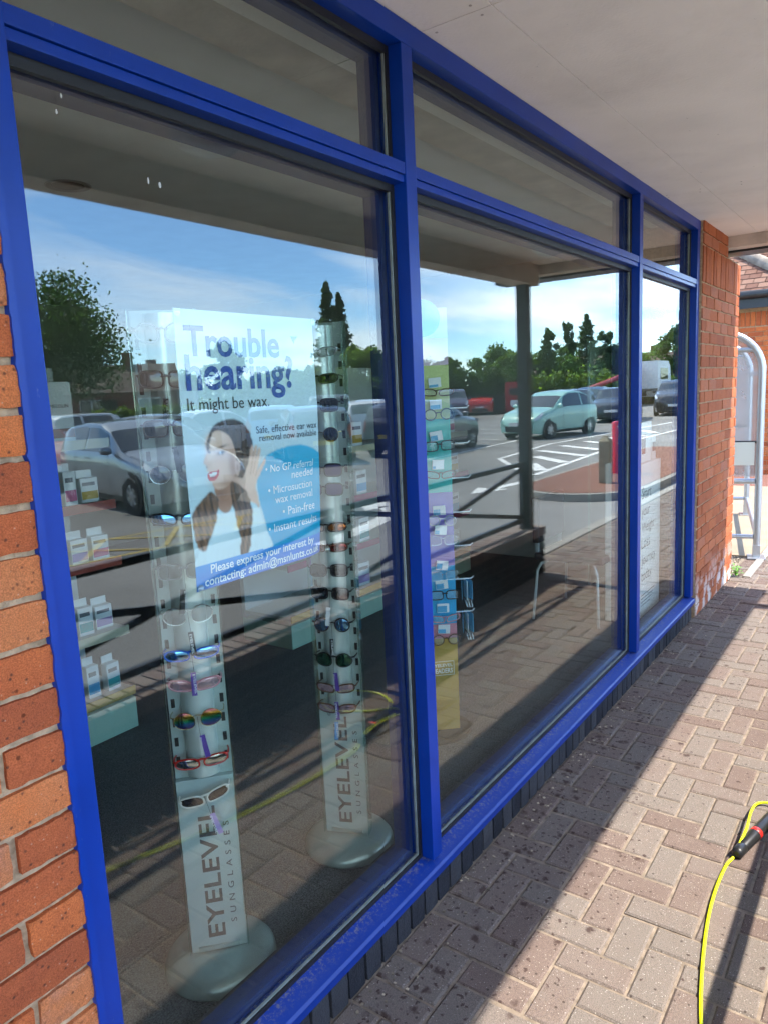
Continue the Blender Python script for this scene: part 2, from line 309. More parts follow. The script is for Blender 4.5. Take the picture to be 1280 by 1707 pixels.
def np_obj(name, V, Fq, m, parent=None):
    me = bpy.data.meshes.new(name); nf = len(Fq)
    me.vertices.add(len(V)); me.vertices.foreach_set('co', np.asarray(V, np.float32).ravel())
    me.loops.add(nf * 4); me.loops.foreach_set('vertex_index', np.asarray(Fq, np.int32).ravel())
    me.polygons.add(nf); me.polygons.foreach_set('loop_start', np.arange(nf, dtype=np.int32) * 4)
    me.update(calc_edges=True); me.validate()
    me.materials.append(m); return link(bpy.data.objects.new(name, me), parent)
_tcache = {}
def text_geo(body, size, bold=0.0, spacing=1.0):
    key = (body, size, bold, spacing)
    if key in _tcache: return _tcache[key]
    cu = bpy.data.curves.new('t', 'FONT'); cu.body = body; cu.size = size; cu.offset = bold; cu.space_character = spacing; cu.resolution_u = 3
    o = bpy.data.objects.new('t', cu); COL.objects.link(o)
    dg = bpy.context.evaluated_depsgraph_get(); me = o.evaluated_get(dg).to_mesh()
    v = np.array([q.co[:2] for q in me.vertices]); f = [tuple(p.vertices) for p in me.polygons]
    o.evaluated_get(dg).to_mesh_clear(); bpy.data.objects.remove(o); bpy.data.curves.remove(cu)
    _tcache[key] = (v, f); return v, f
def text_fit(body, width, height=None, bold=0.0, spacing=1.0):
    """lettering scaled so that it is `width` wide (and cap height `height` when given), lower left corner at the baseline"""
    v, f = text_geo(body, 1.0, bold, spacing)
    v = v.copy(); v[:, 0] -= v[:, 0].min(); k = width / v[:, 0].max(); v[:, 0] *= k
    if height: v[:, 1] *= height / 0.73
    else: v[:, 1] *= k
    return v, f

# ------------------------------------------------------------------ ground, paving, kerbs
def plane(name, x0, x1, y0, y1, z, m, kind='structure', t=0.02):
    return tag(MB().box(x0, x1, y0, y1, z - t, z).build(name, m), kind=kind)
o = plane('ground', -150, 260, -260, 150, -0.10, ASPH, t=0.3); o.name = 'ground'
tag(o, 'grey asphalt of the car park reflected in the windows')
# paving bed and block pavers in 90 degree herringbone
bed = MB(); bed.box(-2.0, 12.0, -1.52, 0.02, -0.16, -0.006); bed.box(6.30, 12.0, 0.02, 0.021, -0.16, -0.006)
pav = tag(bed.build('pavement', JOINT), kind='structure')
def paver_mesh(l, w):
    j = 0.0035; b = 0.006
    m = MB(); x0, x1, y0, y1 = j, l - j, j, w - j
    lo = [(x0, y0, -0.03), (x1, y0, -0.03), (x1, y1, -0.03), (x0, y1, -0.03)]
    md = [(x0, y0, -0.005), (x1, y0, -0.005), (x1, y1, -0.005), (x0, y1, -0.005)]
    tp = [(x0 + b, y0 + b, 0), (x1 - b, y0 + b, 0), (x1 - b, y1 - b, 0), (x0 + b, y1 - b, 0)]
    fs = [(8, 9, 10, 11)]
    for k in range(4):
        q = (k + 1) % 4; fs += [(k, q, 4 + q, 4 + k), (4 + k, 4 + q, 8 + q, 8 + k)]
    m.add(lo + md + tp, fs); return m
PMH, PMV = paver_mesh(0.2, 0.1), paver_mesh(0.1, 0.2)
PMQ = paver_mesh(0.1, 0.1)
PMS = dict(H=PMH, V=PMV, Q=PMQ); PME = {k: v.mesh('paver', PAVER) for k, v in PMS.items()}
spots_ = []
for i in range(-20, 121):
    for j in range(-16, 1):
        k = (i - j) % 4
        if k == 0: x, y, l, w, me = i * 0.1, j * 0.1, 0.2, 0.1, 'H'
        elif k == 2: x, y, l, w, me = i * 0.1, (j - 1) * 0.1, 0.1, 0.2, 'V'
        else: continue
        if y < -1.5 or y >= 0: continue
        if y + w > 0.001: me = 'Q'
        spots_.append((x, y, me))
Rt = R.transposed()
def project(p):
    q = Rt @ (Vector(p) - CAM)
    if q.z > -0.05: return None
    return 640 + 1219.76 * q.x / -q.z, 853.5 - 1219.76 * q.y / -q.z, -q.z
def seen(s_):
    q = project((s_[0] + 0.07, s_[1] + 0.07, 0))
    if q is None or not (-60 < q[0] < 1340 and 0 < q[1] < 1780): return 1e9
    return q[2]
spots_.sort(key=seen)
rest = MB()
for k, (x, y, me) in enumerate(spots_):
    dz = random.uniform(-0.003, 0.0018)
    if k < 300:
        o = link(bpy.data.objects.new('paver', PME[me]), pav)
        o.location = (x, y, dz); o.rotation_euler = (random.uniform(-.012, .012), random.uniform(-.012, .012), random.uniform(-.012, .012))
    else:
        src = PMS[me]
        rest.add([(a + x, b_ + y, c + dz) for a, b_, c in src.v], src.f)
tag(rest.build('paver_field', PAVER, pav), kind='stuff')
# little grit, flakes and leaf scraps on the pavers along the plinth
gr = MB()
for _ in range(260):
    x = random.uniform(0.9, 6.1); y = -0.012 - abs(random.gauss(0, 0.06)); s_ = random.uniform(0.0015, 0.006)
    M = Matrix.Translation((x, y, 0.001)) @ Matrix.Rotation(random.uniform(0, 6), 4, 'Z')
    gr.prism([(s_ * random.uniform(.6, 1.3) * math.cos(a), s_ * random.uniform(.6, 1.3) * math.sin(a)) for a in (0, 1.2, 2.4, 3.7, 5)], 0, s_ * 0.5, M)
tag(gr.build('grit', mat('pale grit', (0.34, 0.28, 0.2), 0.9, isl=0.6)), 'loose grit and debris along the foot of the black plinth', kind='stuff')
# outer kerb and the car park island
kb = None
for k in range(13):
    x = 5.9 + k * 0.915
    kb = tag(MB().box(x, x + 0.905, -1.66, -1.53, -0.25, 0.004, 0.012).build('kerb_stone', CONC), kind='structure')
isl = []
for k in range(15):
    a = PI / 2 + PI * k / 14; isl.append((11.2 + 1.2 * math.cos(a), -2.9 + 1.0 * math.sin(a)))
isl += [(18.0, -3.9), (18.0, -1.9)]
tag(MB().prism(isl, -0.3, 0.01).build('traffic_island', CONC), kind='structure')
inn = [(11.2 + (x - 11.2) * 0.9 if x < 17 else 17.9, -2.9 + (y + 2.9) * 0.89) for x, y in isl]
tag(MB().prism(inn, 0.0, 0.016).build('island_paving', ramp_mat('red island paving', [(0, (0.17, 0.085, 0.06)), (0.5, (0.22, 0.11, 0.08)), (1, (0.20, 0.13, 0.10))], noise_scale=5)), kind='structure')

def strip(pts, w, m, name='road_marking', z=-0.096):
    mb = MB(); pts = [Vector((x, y, 0)) for x, y in pts]; L = []; Rr = []
    for i, q in enumerate(pts):
        t = (pts[min(i + 1, len(pts) - 1)] - pts[max(i - 1, 0)]).normalized(); nrm = Vector((-t.y, t.x, 0)) * w / 2
        L.append((q.x + nrm.x, q.y + nrm.y, z)); Rr.append((q.x - nrm.x, q.y - nrm.y, z))
    mb.grid([L, Rr]); return mb
def marking(name, mbs, m):
    a = MB()
    for q in mbs: a.add(q.v, q.f)
    return tag(a.build(name, m), kind='structure')
marking('hatched_marking', [strip([(12.9, -4.55), (20.5, -5.2), (30, -5.0)], .12, WHITEL), strip([(12.9, -4.7), (15.7, -6.7), (19.8, -7.2), (30, -6.4)], .12, WHITEL)] +
        [strip([(13.6 + k * 1.5, -4.72 - k * .1), (14.8 + k * 1.5, -5.5 - min(k, 2) * .55 + max(0, k - 3) * .12)], .28, WHITEL, z=-0.092) for k in range(8)], WHITEL)
marking('bay_lines', [strip([(14 + k * 2.5, -9.4), (14.4 + k * 2.5, -14.2)], .1, WHITEL) for k in range(8)] + [strip([(13.5, -8.3), (33, -9.6)], .12, WHITEL, z=-0.092)], WHITEL)
ar = strip([(6.2, -4.15), (7.1, -4.3), (7.9, -4.5), (8.5, -4.8), (8.8, -5.1)], .26, WHITEL); ar.add([(8.35, -5.15, -.096), (9.3, -4.95, -.096), (8.95, -5.75, -.096)], [(0, 1, 2)])
marking('turn_arrow_marking', [ar], WHITEL)
ar = strip([(10.9, -4.45), (12.1, -4.3)], .18, WHITEL); ar.add([(11.0, -4.75, -.096), (10.3, -4.5, -.096), (11.0, -4.15, -.096)], [(0, 2, 1)])
marking('lane_arrow_marking', [ar], WHITEL)
marking('yellow_box_marking', [strip([(3.4, -7.4), (7.6, -6.6)], .08, YELL), strip([(3.2, -6.2), (7.4, -5.6)], .08, YELL)] +
        [strip([(3.4 + k, -7.35 + .19 * k), (4.2 + k, -6.1 + .14 * k)], 0.07, YELL, z=-0.092) for k in range(4)] + [strip([(4.3 + k, -7.2 + .19 * k), (3.4 + k, -6.2 + .14 * k)], .07, YELL, z=-0.088) for k in range(4)], YELL)
plane('grass_verge', -40, 200, -180, -44, -0.02, GRASS, t=0.1)
plane('grass_verge', 56, 200, -43.9, 30, -0.02, GRASS, t=0.1)

# ------------------------------------------------------------------ brickwork
def brick_mesh(l, h, d, seed, nx=7, nz=3, j=0.0022, name='brick', m=None):
    rn = random.Random(seed); V = []; idx = {}
    for a in range(nx + 1):
        for c in range(nz + 1):
            edge = a in (0, nx) or c in (0, nz)
            x = l * a / nx; z = h * c / nz
            if edge:
                x += rn.uniform(-j, j); z += rn.uniform(-j, j)
                if a in (0, nx) and c in (0, nz): x += (0.0022 if a == 0 else -0.0022) * rn.random(); z += (0.0022 if c == 0 else -0.0022) * rn.random()
            y = rn.uniform(0, 0.0016) + (0.0014 if edge else 0.0)
            idx[a, c] = len(V); V.append((x, y, z))
    F = [(idx[a, c], idx[a + 1, c], idx[a + 1, c + 1], idx[a, c + 1]) for a in range(nx) for c in range(nz)]
    per = [(a, 0) for a in range(nx)] + [(nx, c) for c in range(nz)] + [(a, nz) for a in range(nx, 0, -1)] + [(0, c) for c in range(nz, 0, -1)]
    k0 = len(V)
    for q in per: x, y, z = V[idx[q]]; V.append((x, d, z))
    for i in range(len(per)):
        q = (i + 1) % len(per); F.append((idx[per[i]], k0 + i, k0 + q, idx[per[q]]))
    mb = MB(); mb.add(V, F); return mb.mesh(name, m)
def course_bricks(parent, xs0, xs1, z0, n, yf, m, half_off=0.0, depth=0.09, cache={}):
    """stretcher courses between xs0 and xs1; each brick an object"""
    for c in range(n):
        z = z0 + c * 0.075
        x = xs0 + (0 if (c + half_off) % 2 == 0 else -0.1125)
        while x < xs1 - 0.01:
            a, b_ = max(x, xs0), min(x + 0.215, xs1); l = round(b_ - a, 3)
            if l > 0.03:
                key = (l, random.randrange(4), m.name)
                if key not in cache: cache[key] = brick_mesh(l, 0.065, depth, hash(key) % 999 + len(cache), m=m, nx=6 if l > 0.12 else 3, nz=2)
                o = link(bpy.data.objects.new('brick', cache[key]), parent)
                o.location = (a, yf + random.uniform(-0.0015, 0.002), z + random.uniform(-0.001, 0.001))
            x += 0.225
# left wall beside the window
wl = empty('brick_wall', 'orange brick wall with sandy mortar left of the blue window frame', 'wall', (0, 0, 0))
core = MB().box(-2.2, 0.612, 0.009, 0.30, -0.02, 2.56); core.build('mortar', MORTAR, wl)
def left_courses():
    cache = {}
    for c in range(34):
        z = 0.012 + c * 0.075 + 0.008
        x1 = 0.614; first = True; x = x1
        full = (c % 2 == 0)
        while x > -0.42:
            l = 0.215 if not (first and not full) else 0.1025
            first = False
            key = (l, random.randrange(6))
            if key not in cache: cache[key] = brick_mesh(l, 0.0635, 0.09, 50 + len(cache), nx=9, nz=3, j=0.0017, m=BRICK)
            o = link(bpy.data.objects.new('brick', cache[key]), wl); o.location = (x - l, -0.002 + random.uniform(-0.002, 0.002), z + random.uniform(-.0015, .0015))
            x -= l + 0.0115
left_courses()
# right pier
pr = empty('brick_pier', 'red brick pier with soldier course and lime bloom at its foot', 'pier', (5.03, 0, 0))
MB().box(0, 1.18, -0.012, 0.40, -0.02, 2.41).build('mortar', MORTAR, pr)
PX0, PX1, PY = 0.004, 1.176, -0.022
course_bricks(pr, PX0, PX1, 0.006, 29, PY, BRICKP, depth=0.06)
sol = [brick_mesh(0.065, 0.215, 0.06, 400 + k, nx=2, nz=5, m=BRICKP) for k in range(4)]
k = 0; x = PX0
while x < PX1 - 0.05:
    o = link(bpy.data.objects.new('brick', random.choice(sol)), pr); o.location = (x, PY + random.uniform(-.002, .002), 2.183); x += 0.0745
cap = MB().box(0, 0.74, -0.012, 0.40, 2.41, 2.55); cap.build('mortar', MORTAR, pr)
course_bricks(pr, PX0, 0.735, 2.408, 2, PY, BRICKP, depth=0.06)
# return reveal beside the frame: dark edge strip of the window jamb side
# black plinth bricks under the sill
pl = empty('plinth', 'row of black bricks on end under the blue window sill', 'plinth', (0.6165, 0, 0))
MB().box(0, 4.41, 0.006, 0.20, -0.03, 0.103).build('mortar', MORTARD, pl)
pbm = [brick_mesh(0.065, 0.098, 0.10, 700 + k, nx=2, nz=3, j=0.0016, m=BBLACK) for k in range(5)]
for k in range(58):
    o = link(bpy.data.objects.new('brick', random.choice(pbm)), pl); o.location = (0.004 + k * 0.0749, -0.008 + random.uniform(-.0015, .0015), 0.003)

# ------------------------------------------------------------------ canopy over the walk
cp = empty('canopy', 'off white boarded canopy soffit on cream beams over the paved walk', 'canopy', (0, 0, 2.5))
sy = [(-1.28, -0.2075), (-0.2045, 0.30)]; sx = [(-2.96, -0.5615), (-0.5585, 1.8385), (1.8415, 4.2385), (4.2415, 5.76)]
for a, b_ in sx:
    for c, d in sy: MB().box(a, b_, c, d, 0.045, 0.06).build('soffit_panel', SOFFIT, cp)
scr = MB()
for a in (-0.56, 1.84, 4.24):
    for k in range(8):
        for dx in (-.03, .03): scr.lathe([(.0045, .0448), (.004, .0438), (.001, .0436)], 8, Matrix.Translation((a + dx + random.uniform(-.004, .004), -1.2 + k * .17 + random.uniform(-.02, .02), 0)))
tag(scr.build('screw_heads', mat('filled screw', (.5, .43, .36), .8), cp), kind='stuff')
MB().box(-3, 6.1, -1.75, 0.5, 0.062, 0.14).build('roof_deck', CREAM, cp)
MB().box(-3, 5.76, -1.44, -1.28, -0.115, 0.061, 0.004).build('edge_beam', CREAM, cp)
MB().box(5.762, 5.90, -1.44, 0.018, -0.03, 0.061, 0.004).build('end_beam', CREAM, cp)
MB().box(-3, 6.1, -1.78, -1.752, 0.02, 0.16).build('fascia_board', BLACKM, cp)
MB().box(5.901, 6.12, -1.75, 0.45, -0.045, 0.0615).build('end_gutter', BLACKM, cp)
for x in (5.62, -1.82):
    p = MB().box(x - .045, x + .045, -1.405, -1.315, -2.10, -0.115, 0.004).build('post', BLACKM, cp)
for i, (x, y) in enumerate(((4.84, -0.80), (1.91, -0.83))):
    l = empty('bulkhead_light', ['round bulkhead lamp under the soffit reflected in the middle window', 'round bulkhead lamp under the soffit reflected in the left window'][i], 'light', (x, y, 2.545), group='lamps under the canopy')
    MB().lathe([(0.02, 0), (0.14, 0), (0.14, -0.03), (0.12, -0.04)], 28, cap=False).build('lamp_base', mat('white lamp plastic', (0.7, 0.7, 0.68), 0.4), l, True)
    MB().lathe([(0.12, -0.035), (0.115, -0.06), (0.09, -0.085), (0.04, -0.10), (0.002, -0.102)], 28).build('diffuser', mat('opal lamp cover', (0.75, 0.75, 0.72), 0.25), l, True)

# dwarf wall with brick on edge coping and railings along the outer edge
dw = empty('dwarf_wall', 'low dark brick wall with brick on edge coping along the walk', 'wall', (0, 0, 0))
MB().box(-3.2, 5.74, -1.455, -1.265, -0.1, 0.33).build('mortar', MORTARD, dw)
DWB = ramp_mat('dark wall brick', [(0.0, (0.015, 0.015, 0.016)), (0.5, (0.024, 0.022, 0.023)), (1.0, (0.045, 0.036, 0.035))], bump=0.4)
COPE = ramp_mat('pinkish grey coping brick', [(0.0, (0.20, 0.15, 0.14)), (0.5, (0.28, 0.22, 0.20)), (1.0, (0.30, 0.26, 0.24))], bump=0.4)
cmesh = [MB().box(0, 0.066, -0.112, 0.112, 0, 0.075, 0.003).mesh('coping_brick', COPE) for _ in range(2)]
for k in range(94):
    o = link(bpy.data.objects.new('coping_brick', cmesh[k % 2]), dw); o.location = (5.755 - 0.07 - k * 0.0752, -1.36, 0.332 + random.uniform(-.001, .001))
fld = MB()
for c in range(5):
    for k in range(40):
        x = 5.745 - 0.215 - k * 0.225 + (0.1125 if c % 2 else 0)
        if x + .215 > 5.76: fld.box(x, 5.752, -1.4585, -1.2585, 0.004 + c * .066, 0.004 + c * .066 + .056)
        else: fld.box(x, x + .215, -1.459, -1.259, 0.004 + c * .066, 0.004 + c * .066 + .056)
tag(fld.build('brick_courses', DWB, dw), kind='stuff')
PX = (5.62, 3.14, 0.66, -1.82)
for k in range(3):
    a, b_ = PX[k + 1] + .05, PX[k] - .05
    rl = empty('railing', ['black metal cross braced railing nearest the canopy corner post', 'black metal cross braced railing in the middle of the walk', 'black metal cross braced railing at the near end of the walk'][k], 'railing', ((a + b_) / 2, -1.36, 0.41), group='railings along the walk')
    h = (b_ - a) / 2
    MB().box(-h, h, -.018, .018, .525, .56, .004).build('top_rail', BLACKM, rl)
    MB().box(-h, h, -.018, .018, .055, .09, .004).build('bottom_rail', BLACKM, rl)
    for s_ in (-1, 1):
        d = Vector((2 * h, 0, .42)); L = d.length; ang = math.atan2(.42, 2 * h) * s_
        M = Matrix.Translation((0, 0.006 * s_, .302)) @ Matrix.Rotation(-ang, 4, 'Y')
        MB().box(-L / 2 + .02, L / 2 - .02, -.009, .009, -.016, .016, .002, M).build('brace', BLACKM, rl)
    for s_ in (-1, 1):
        MB().box(s_ * (h - .03) - .02, s_ * (h - .03) + .02, -.02, .02, 0.0, .51, .003).build('upright', BLACKM, rl)

# ------------------------------------------------------------------ shop window
sw = empty('shop_window', 'blue framed shop window of three tall panes with smaller top lights', 'window', (0, 0, 0))
XS = [(0.6165, 0.657), (1.729, 1.780), (3.790, 3.842), (4.965, 5.025)]
ZS, ZT0, ZT1, ZH = 0.150, 2.140, 2.190, 2.484
for k, (a, b_) in enumerate(XS):
    nm = 'jamb' if k in (0, 3) else 'mullion'
    MB().box(a, b_, 0.0, 0.105, 0.150, 2.484, 0.002).build(nm, BLUE, sw)
MB().box(0.6165, 5.025, -0.001, 0.105, 2.4842, 2.541, 0.002).build('head', BLUE, sw)
s_ = MB(); prof = [(-0.016, 0.104), (-0.016, 0.126), (-0.010, 0.133), (0.052, 0.1495), (0.105, 0.1495), (0.105, 0.104)]
s_.add([(x, y, z) for x in (0.6165, 5.025) for y, z in prof], [tuple(range(6)), tuple(range(11, 5, -1))] + [(k, 6 + k, 6 + (k + 1) % 6, (k + 1) % 6) for k in range(6)])
s_.build('sill', BLUED, sw)
for k in range(3):
    a, b_ = XS[k][1], XS[k + 1][0]
    t = MB().box(a + .0005, b_ - .0005, 0.002, 0.105, ZT0 + .020, ZT1, 0.0015)
    t.build('transom', BLUE, sw)
    MB().box(a + .0005, b_ - .0005, 0.007, 0.1045, ZT0, ZT0 + .0185, 0.0015).build('transom_cover', BLUE, sw)
    for z0, z1 in ((ZS, ZT0), (ZT1, ZH)):
        g = 0.013
        MB().box(a + .004, b_ - .004, 0.052, 0.060, z0 + .004, z1 - .004).build('glass_pane', GLASS, sw)
        for q in ((a, a + g, z0, z1), (b_ - g, b_, z0, z1), (a + g, b_ - g, z0, z0 + g), (a + g, b_ - g, z1 - g - .008, z1)):
            MB().box(q[0] + .0006, q[1] - .0006, 0.040, 0.0515, q[2] + .0006, q[3] - .0006).build('gasket', GASKET, sw)
        g2 = 0.0175
        for q in ((a + g, a + g2, z0 + g, z1 - g), (b_ - g2, b_ - g, z0 + g, z1 - g), (a + g2, b_ - g2, z0 + g, z0 + g2)):
            MB().box(q[0], q[1], 0.0455, 0.0518, q[2], q[3]).build('bead', BEAD, sw)
        # inner frame and glazing spacer behind the pane
        for q in ((a - .002, a + .022, z0, z1), (b_ - .022, b_ + .002, z0, z1), (a + .022, b_ - .022, z0 - .002, z0 + .022), (a + .022, b_ - .022, z1 - .022, z1 + .002)):
            MB().box(q[0], q[1], 0.0765, 0.13, q[2] + .001, q[3] - .001).build('inner_frame', mat('dark blue inner frame', (0.02, 0.03, 0.10), 0.5, var=.1), sw)
# wavy overpainted sealant between jamb and bricks
pts = []; rn = random.Random(3); z = 0.11
while z < 2.54:
    ph = ((z - 0.02) % 0.075) / 0.075
    pts.append((0.6075 + (0.0018 if ph < 0.86 else -0.0018) * rn.uniform(.0, 1.0) + rn.uniform(-.0008, .0008), z)); z += rn.uniform(0.006, 0.014)
P = [[(x - .0008, 0.012, z) for x, z in pts], [(x, -0.0045, z) for x, z in pts], [(x + 0.006, -0.0062, z) for x, z in pts], [(0.6215, -0.0062, z) for x, z in pts], [(0.6215, 0.004, z) for x, z in pts]]
mb = MB(); mb.grid(P[::-1]); mb.build('sealant', BLUE, sw, True)
for x, z, w, h in ((0.771, 2.103, .004, .008), (0.759, 2.075, .004, .008), (0.932, 2.0, .004, .012), (0.958, 1.997, .006, .011), (1.0, 1.74, .002, .003), (3.0, 2.05, .003, .006), (2.2, 2.10, .003, .006), (2.45, 2.10, .003, .005)):
    MB().lathe([(1, 0), (.8, .0006), (.01, .0008)], 9, Matrix.Translation((x, 0.0519, z)) @ Matrix.Rotation(PI / 2, 4, 'X') @ Matrix.Diagonal((w * .5, h * .55, 1, 1))).build('splash_mark', mat('dried splash', (.5, .5, .46), .9), sw)

# ------------------------------------------------------------------ shop interior
FZ = 0.06
CARPET = mat('speckled charcoal carpet', (0.11, 0.112, 0.114), 0.98, var=0.9, vscale=230, bump=1.0, bscale=600)
IWALL = mat('shop wall paint', (0.46, 0.48, 0.45), 0.9, var=0.05)
ICEIL = mat('shop ceiling tiles', (0.68, 0.69, 0.66), 0.95, var=0.05)
tag(MB().box(-1.0, 5.98, 0.106, 6.0, -0.05, FZ).build('floor', CARPET), kind='structure')
tag(MB().box(-1.0, 5.98, 0.31, 6.0, 2.62, 2.7).build('ceiling', ICEIL), kind='structure')
tag(MB().box(-1.0, 5.98, 6.0, 6.2, -0.05, 2.7).build('back_wall', IWALL), kind='structure')
tag(MB().box(-1.2, -1.0, 0.31, 6.2, -0.05, 2.7).build('side_wall', IWALL), kind='structure')
tag(MB().box(5.98, 6.12, 0.41, 6.2, -0.05, 2.7).build('side_wall', IWALL), kind='structure')
tag(MB().box(5.03, 5.90, 0.402, 0.41, -0.05, 2.7).build('front_wall', IWALL), kind='structure')
tag(MB().box(-1.2, 5.9, 0.106, 0.31, 2.565, 2.9).build('lintel', IWALL), kind='structure')
dl = empty('recessed_downlight', 'round recessed downlight in the shop ceiling above the left pane', 'light', (2.13, 2.16, 2.62))
MB().lathe([(0.075, -0.001), (0.10, -0.004), (0.105, -0.001)], 28, cap=False).build('rim', mat('satin rim', (.35, .35, .34), .35, .6), dl, True)
MB().lathe([(0.074, -0.0012), (0.05, -.0014), (0.01, -.0016)], 28).build('reflector', BLACKM, dl)

MINT = mat('mint green plinth laminate', (0.36, 0.56, 0.42), 0.5)
SHELF = mat('cream shelf laminate', (0.55, 0.55, 0.48), 0.5)
PALE = mat('pale grey back panel', (0.42, 0.45, 0.43), 0.6)
STRIPS = {'red': mat('red ticket strip', (0.30, 0.05, 0.03), 0.35), 'yellow': mat('ochre ticket strip', (0.42, 0.30, 0.07), 0.35), 'cream': mat('cream ticket strip', (0.52, 0.48, 0.34), 0.4), 'pink': mat('magenta ticket strip', (0.30, 0.03, 0.10), 0.4)}
def gondola(name, label, x0, x1, y, depth, levels):
    g = empty(name, label, 'shelving', ((x0 + x1) / 2, y + depth / 2, FZ)); h = (x1 - x0) / 2; d = depth / 2
    MB().box(-h, h, -d, d, 0.0, 0.15, .003).build('plinth_panel', MINT, g)
    MB().box(-h, h, d - .03, d, 0.15, 1.72).build('back_panel', PALE, g)
    for z, s_ in levels:
        sh = MB().box(-h, h, -d, d - .031, z - .022, z, .002).build('shelf', SHELF, g)
        MB().box(-h, h, -d - .006, -d - .0005, z - .034, z + .008).build('ticket_strip', STRIPS[s_], sh)
    return g
GL = [(0.20, 'yellow'), (0.50, 'cream'), (0.835, 'red'), (1.10, 'red'), (1.38, 'cream')]
gondola('shelving_unit', 'mint and cream shop shelving unit behind the left pane', -0.6, 1.97, 1.82, 0.42, GL)
gondola('shelving_unit', 'mint and cream shop shelving unit behind the middle pane', 3.12, 5.35, 1.87, 0.42, [(0.20, 'yellow'), (0.52, 'pink'), (0.85, 'pink'), (1.18, 'cream')])
TEAL = mat('teal carton print', (0.04, 0.33, 0.33), 0.4); PINK = mat('pink carton print', (0.55, 0.10, 0.22), 0.4); WHT = mat('white carton', (0.72, 0.74, 0.72), 0.4)
SKY_ = mat('sky blue carton print', (0.09, 0.36, 0.58), 0.4); LILAC = mat('lilac carton print', (0.38, 0.26, 0.5), 0.4); GOLD = mat('gold carton print', (0.5, 0.32, 0.05), 0.4)
def carton(x, y, z, w, d, h, band, label, group, tab=True):
    c = empty('carton', label, 'carton', (x, y, z), random.uniform(-.08, .08), group)
    MB().box(-w / 2, w / 2, -d / 2, d / 2, 0, h, .0015).build('box', WHT, c)
    MB().box(-w / 2 + .003, w / 2 - .003, -d / 2 - .001, -d / 2 - .0002, h * .12, h * .45).build('print_band', band, c)
    MB().box(-w / 2 + .008, w / 2 - .014, -d / 2 - .001, -d / 2 - .0002, h * .68, h * .82).build('print_title', mat('grey print', (.12, .13, .14), .5), c)
    if tab: MB().box(-w / 2 + .004, w / 2 - .004, d / 2 - .003, d / 2, h + .0005, h + .035).build('hanging_tab', WHT, c)
bands = [('teal', TEAL), ('pink', PINK), ('blue', SKY_), ('lilac', LILAC), ('gold', GOLD)]
ordn = ['rightmost', 'second from the right', 'third from the right', 'fourth from the right', 'fifth from the right']
lvl = ['lowest', 'second', 'third', 'fourth', 'top']
for li, (z, _) in enumerate(GL[:4]):
    for k in range(5):
        nm, bm_ = bands[(k * 2 + li * 3) % 5]
        w, h = random.choice([(.07, .13), (.085, .11), (.06, .15)])
        carton(1.90 - k * .105, 1.88 + random.uniform(0, .04), FZ + z + .0005, w, .04, h, bm_, f'white carton with {nm} band, {ordn[k]}, {lvl[li]} shelf, left pane', 'cartons on the left shelves')
for li, (z, nmz) in enumerate([(.20, 'lowest'), (.52, 'second'), (.85, 'third'), (1.18, 'top')]):
    for k in range(5):
        nm, bm_ = bands[(k + li * 2) % 5]
        carton(5.22 - k * .42, 1.95 + random.uniform(0, .05), FZ + z + .0005, .12, .06, .16, bm_, f'white carton with {nm} band, {ordn[k]}, {nmz} shelf, middle pane', 'cartons on the middle shelves', False)
# tall dressing box on the top shelf
b_ = empty('dressing_box', 'tall pale dressing box lettered Melolin on the top left shelf', 'carton', (1.785, 1.90, FZ + 1.3805))
MB().box(-.06, .06, -.03, .03, 0, .26, .002).build('box', mat('pale grey carton', (.6, .62, .6), .5), b_)
MB().box(-.058, .058, -.0312, -.0302, .02, .06).build('print_band', mat('brown print', (.25, .12, .07), .5), b_)
v, f = text_fit('MELOLIN', .085, bold=.0); MB().add([(a - .045, -.0312, .15 + c) for a, c in v], f).build('lettering', BLACKM, b_)

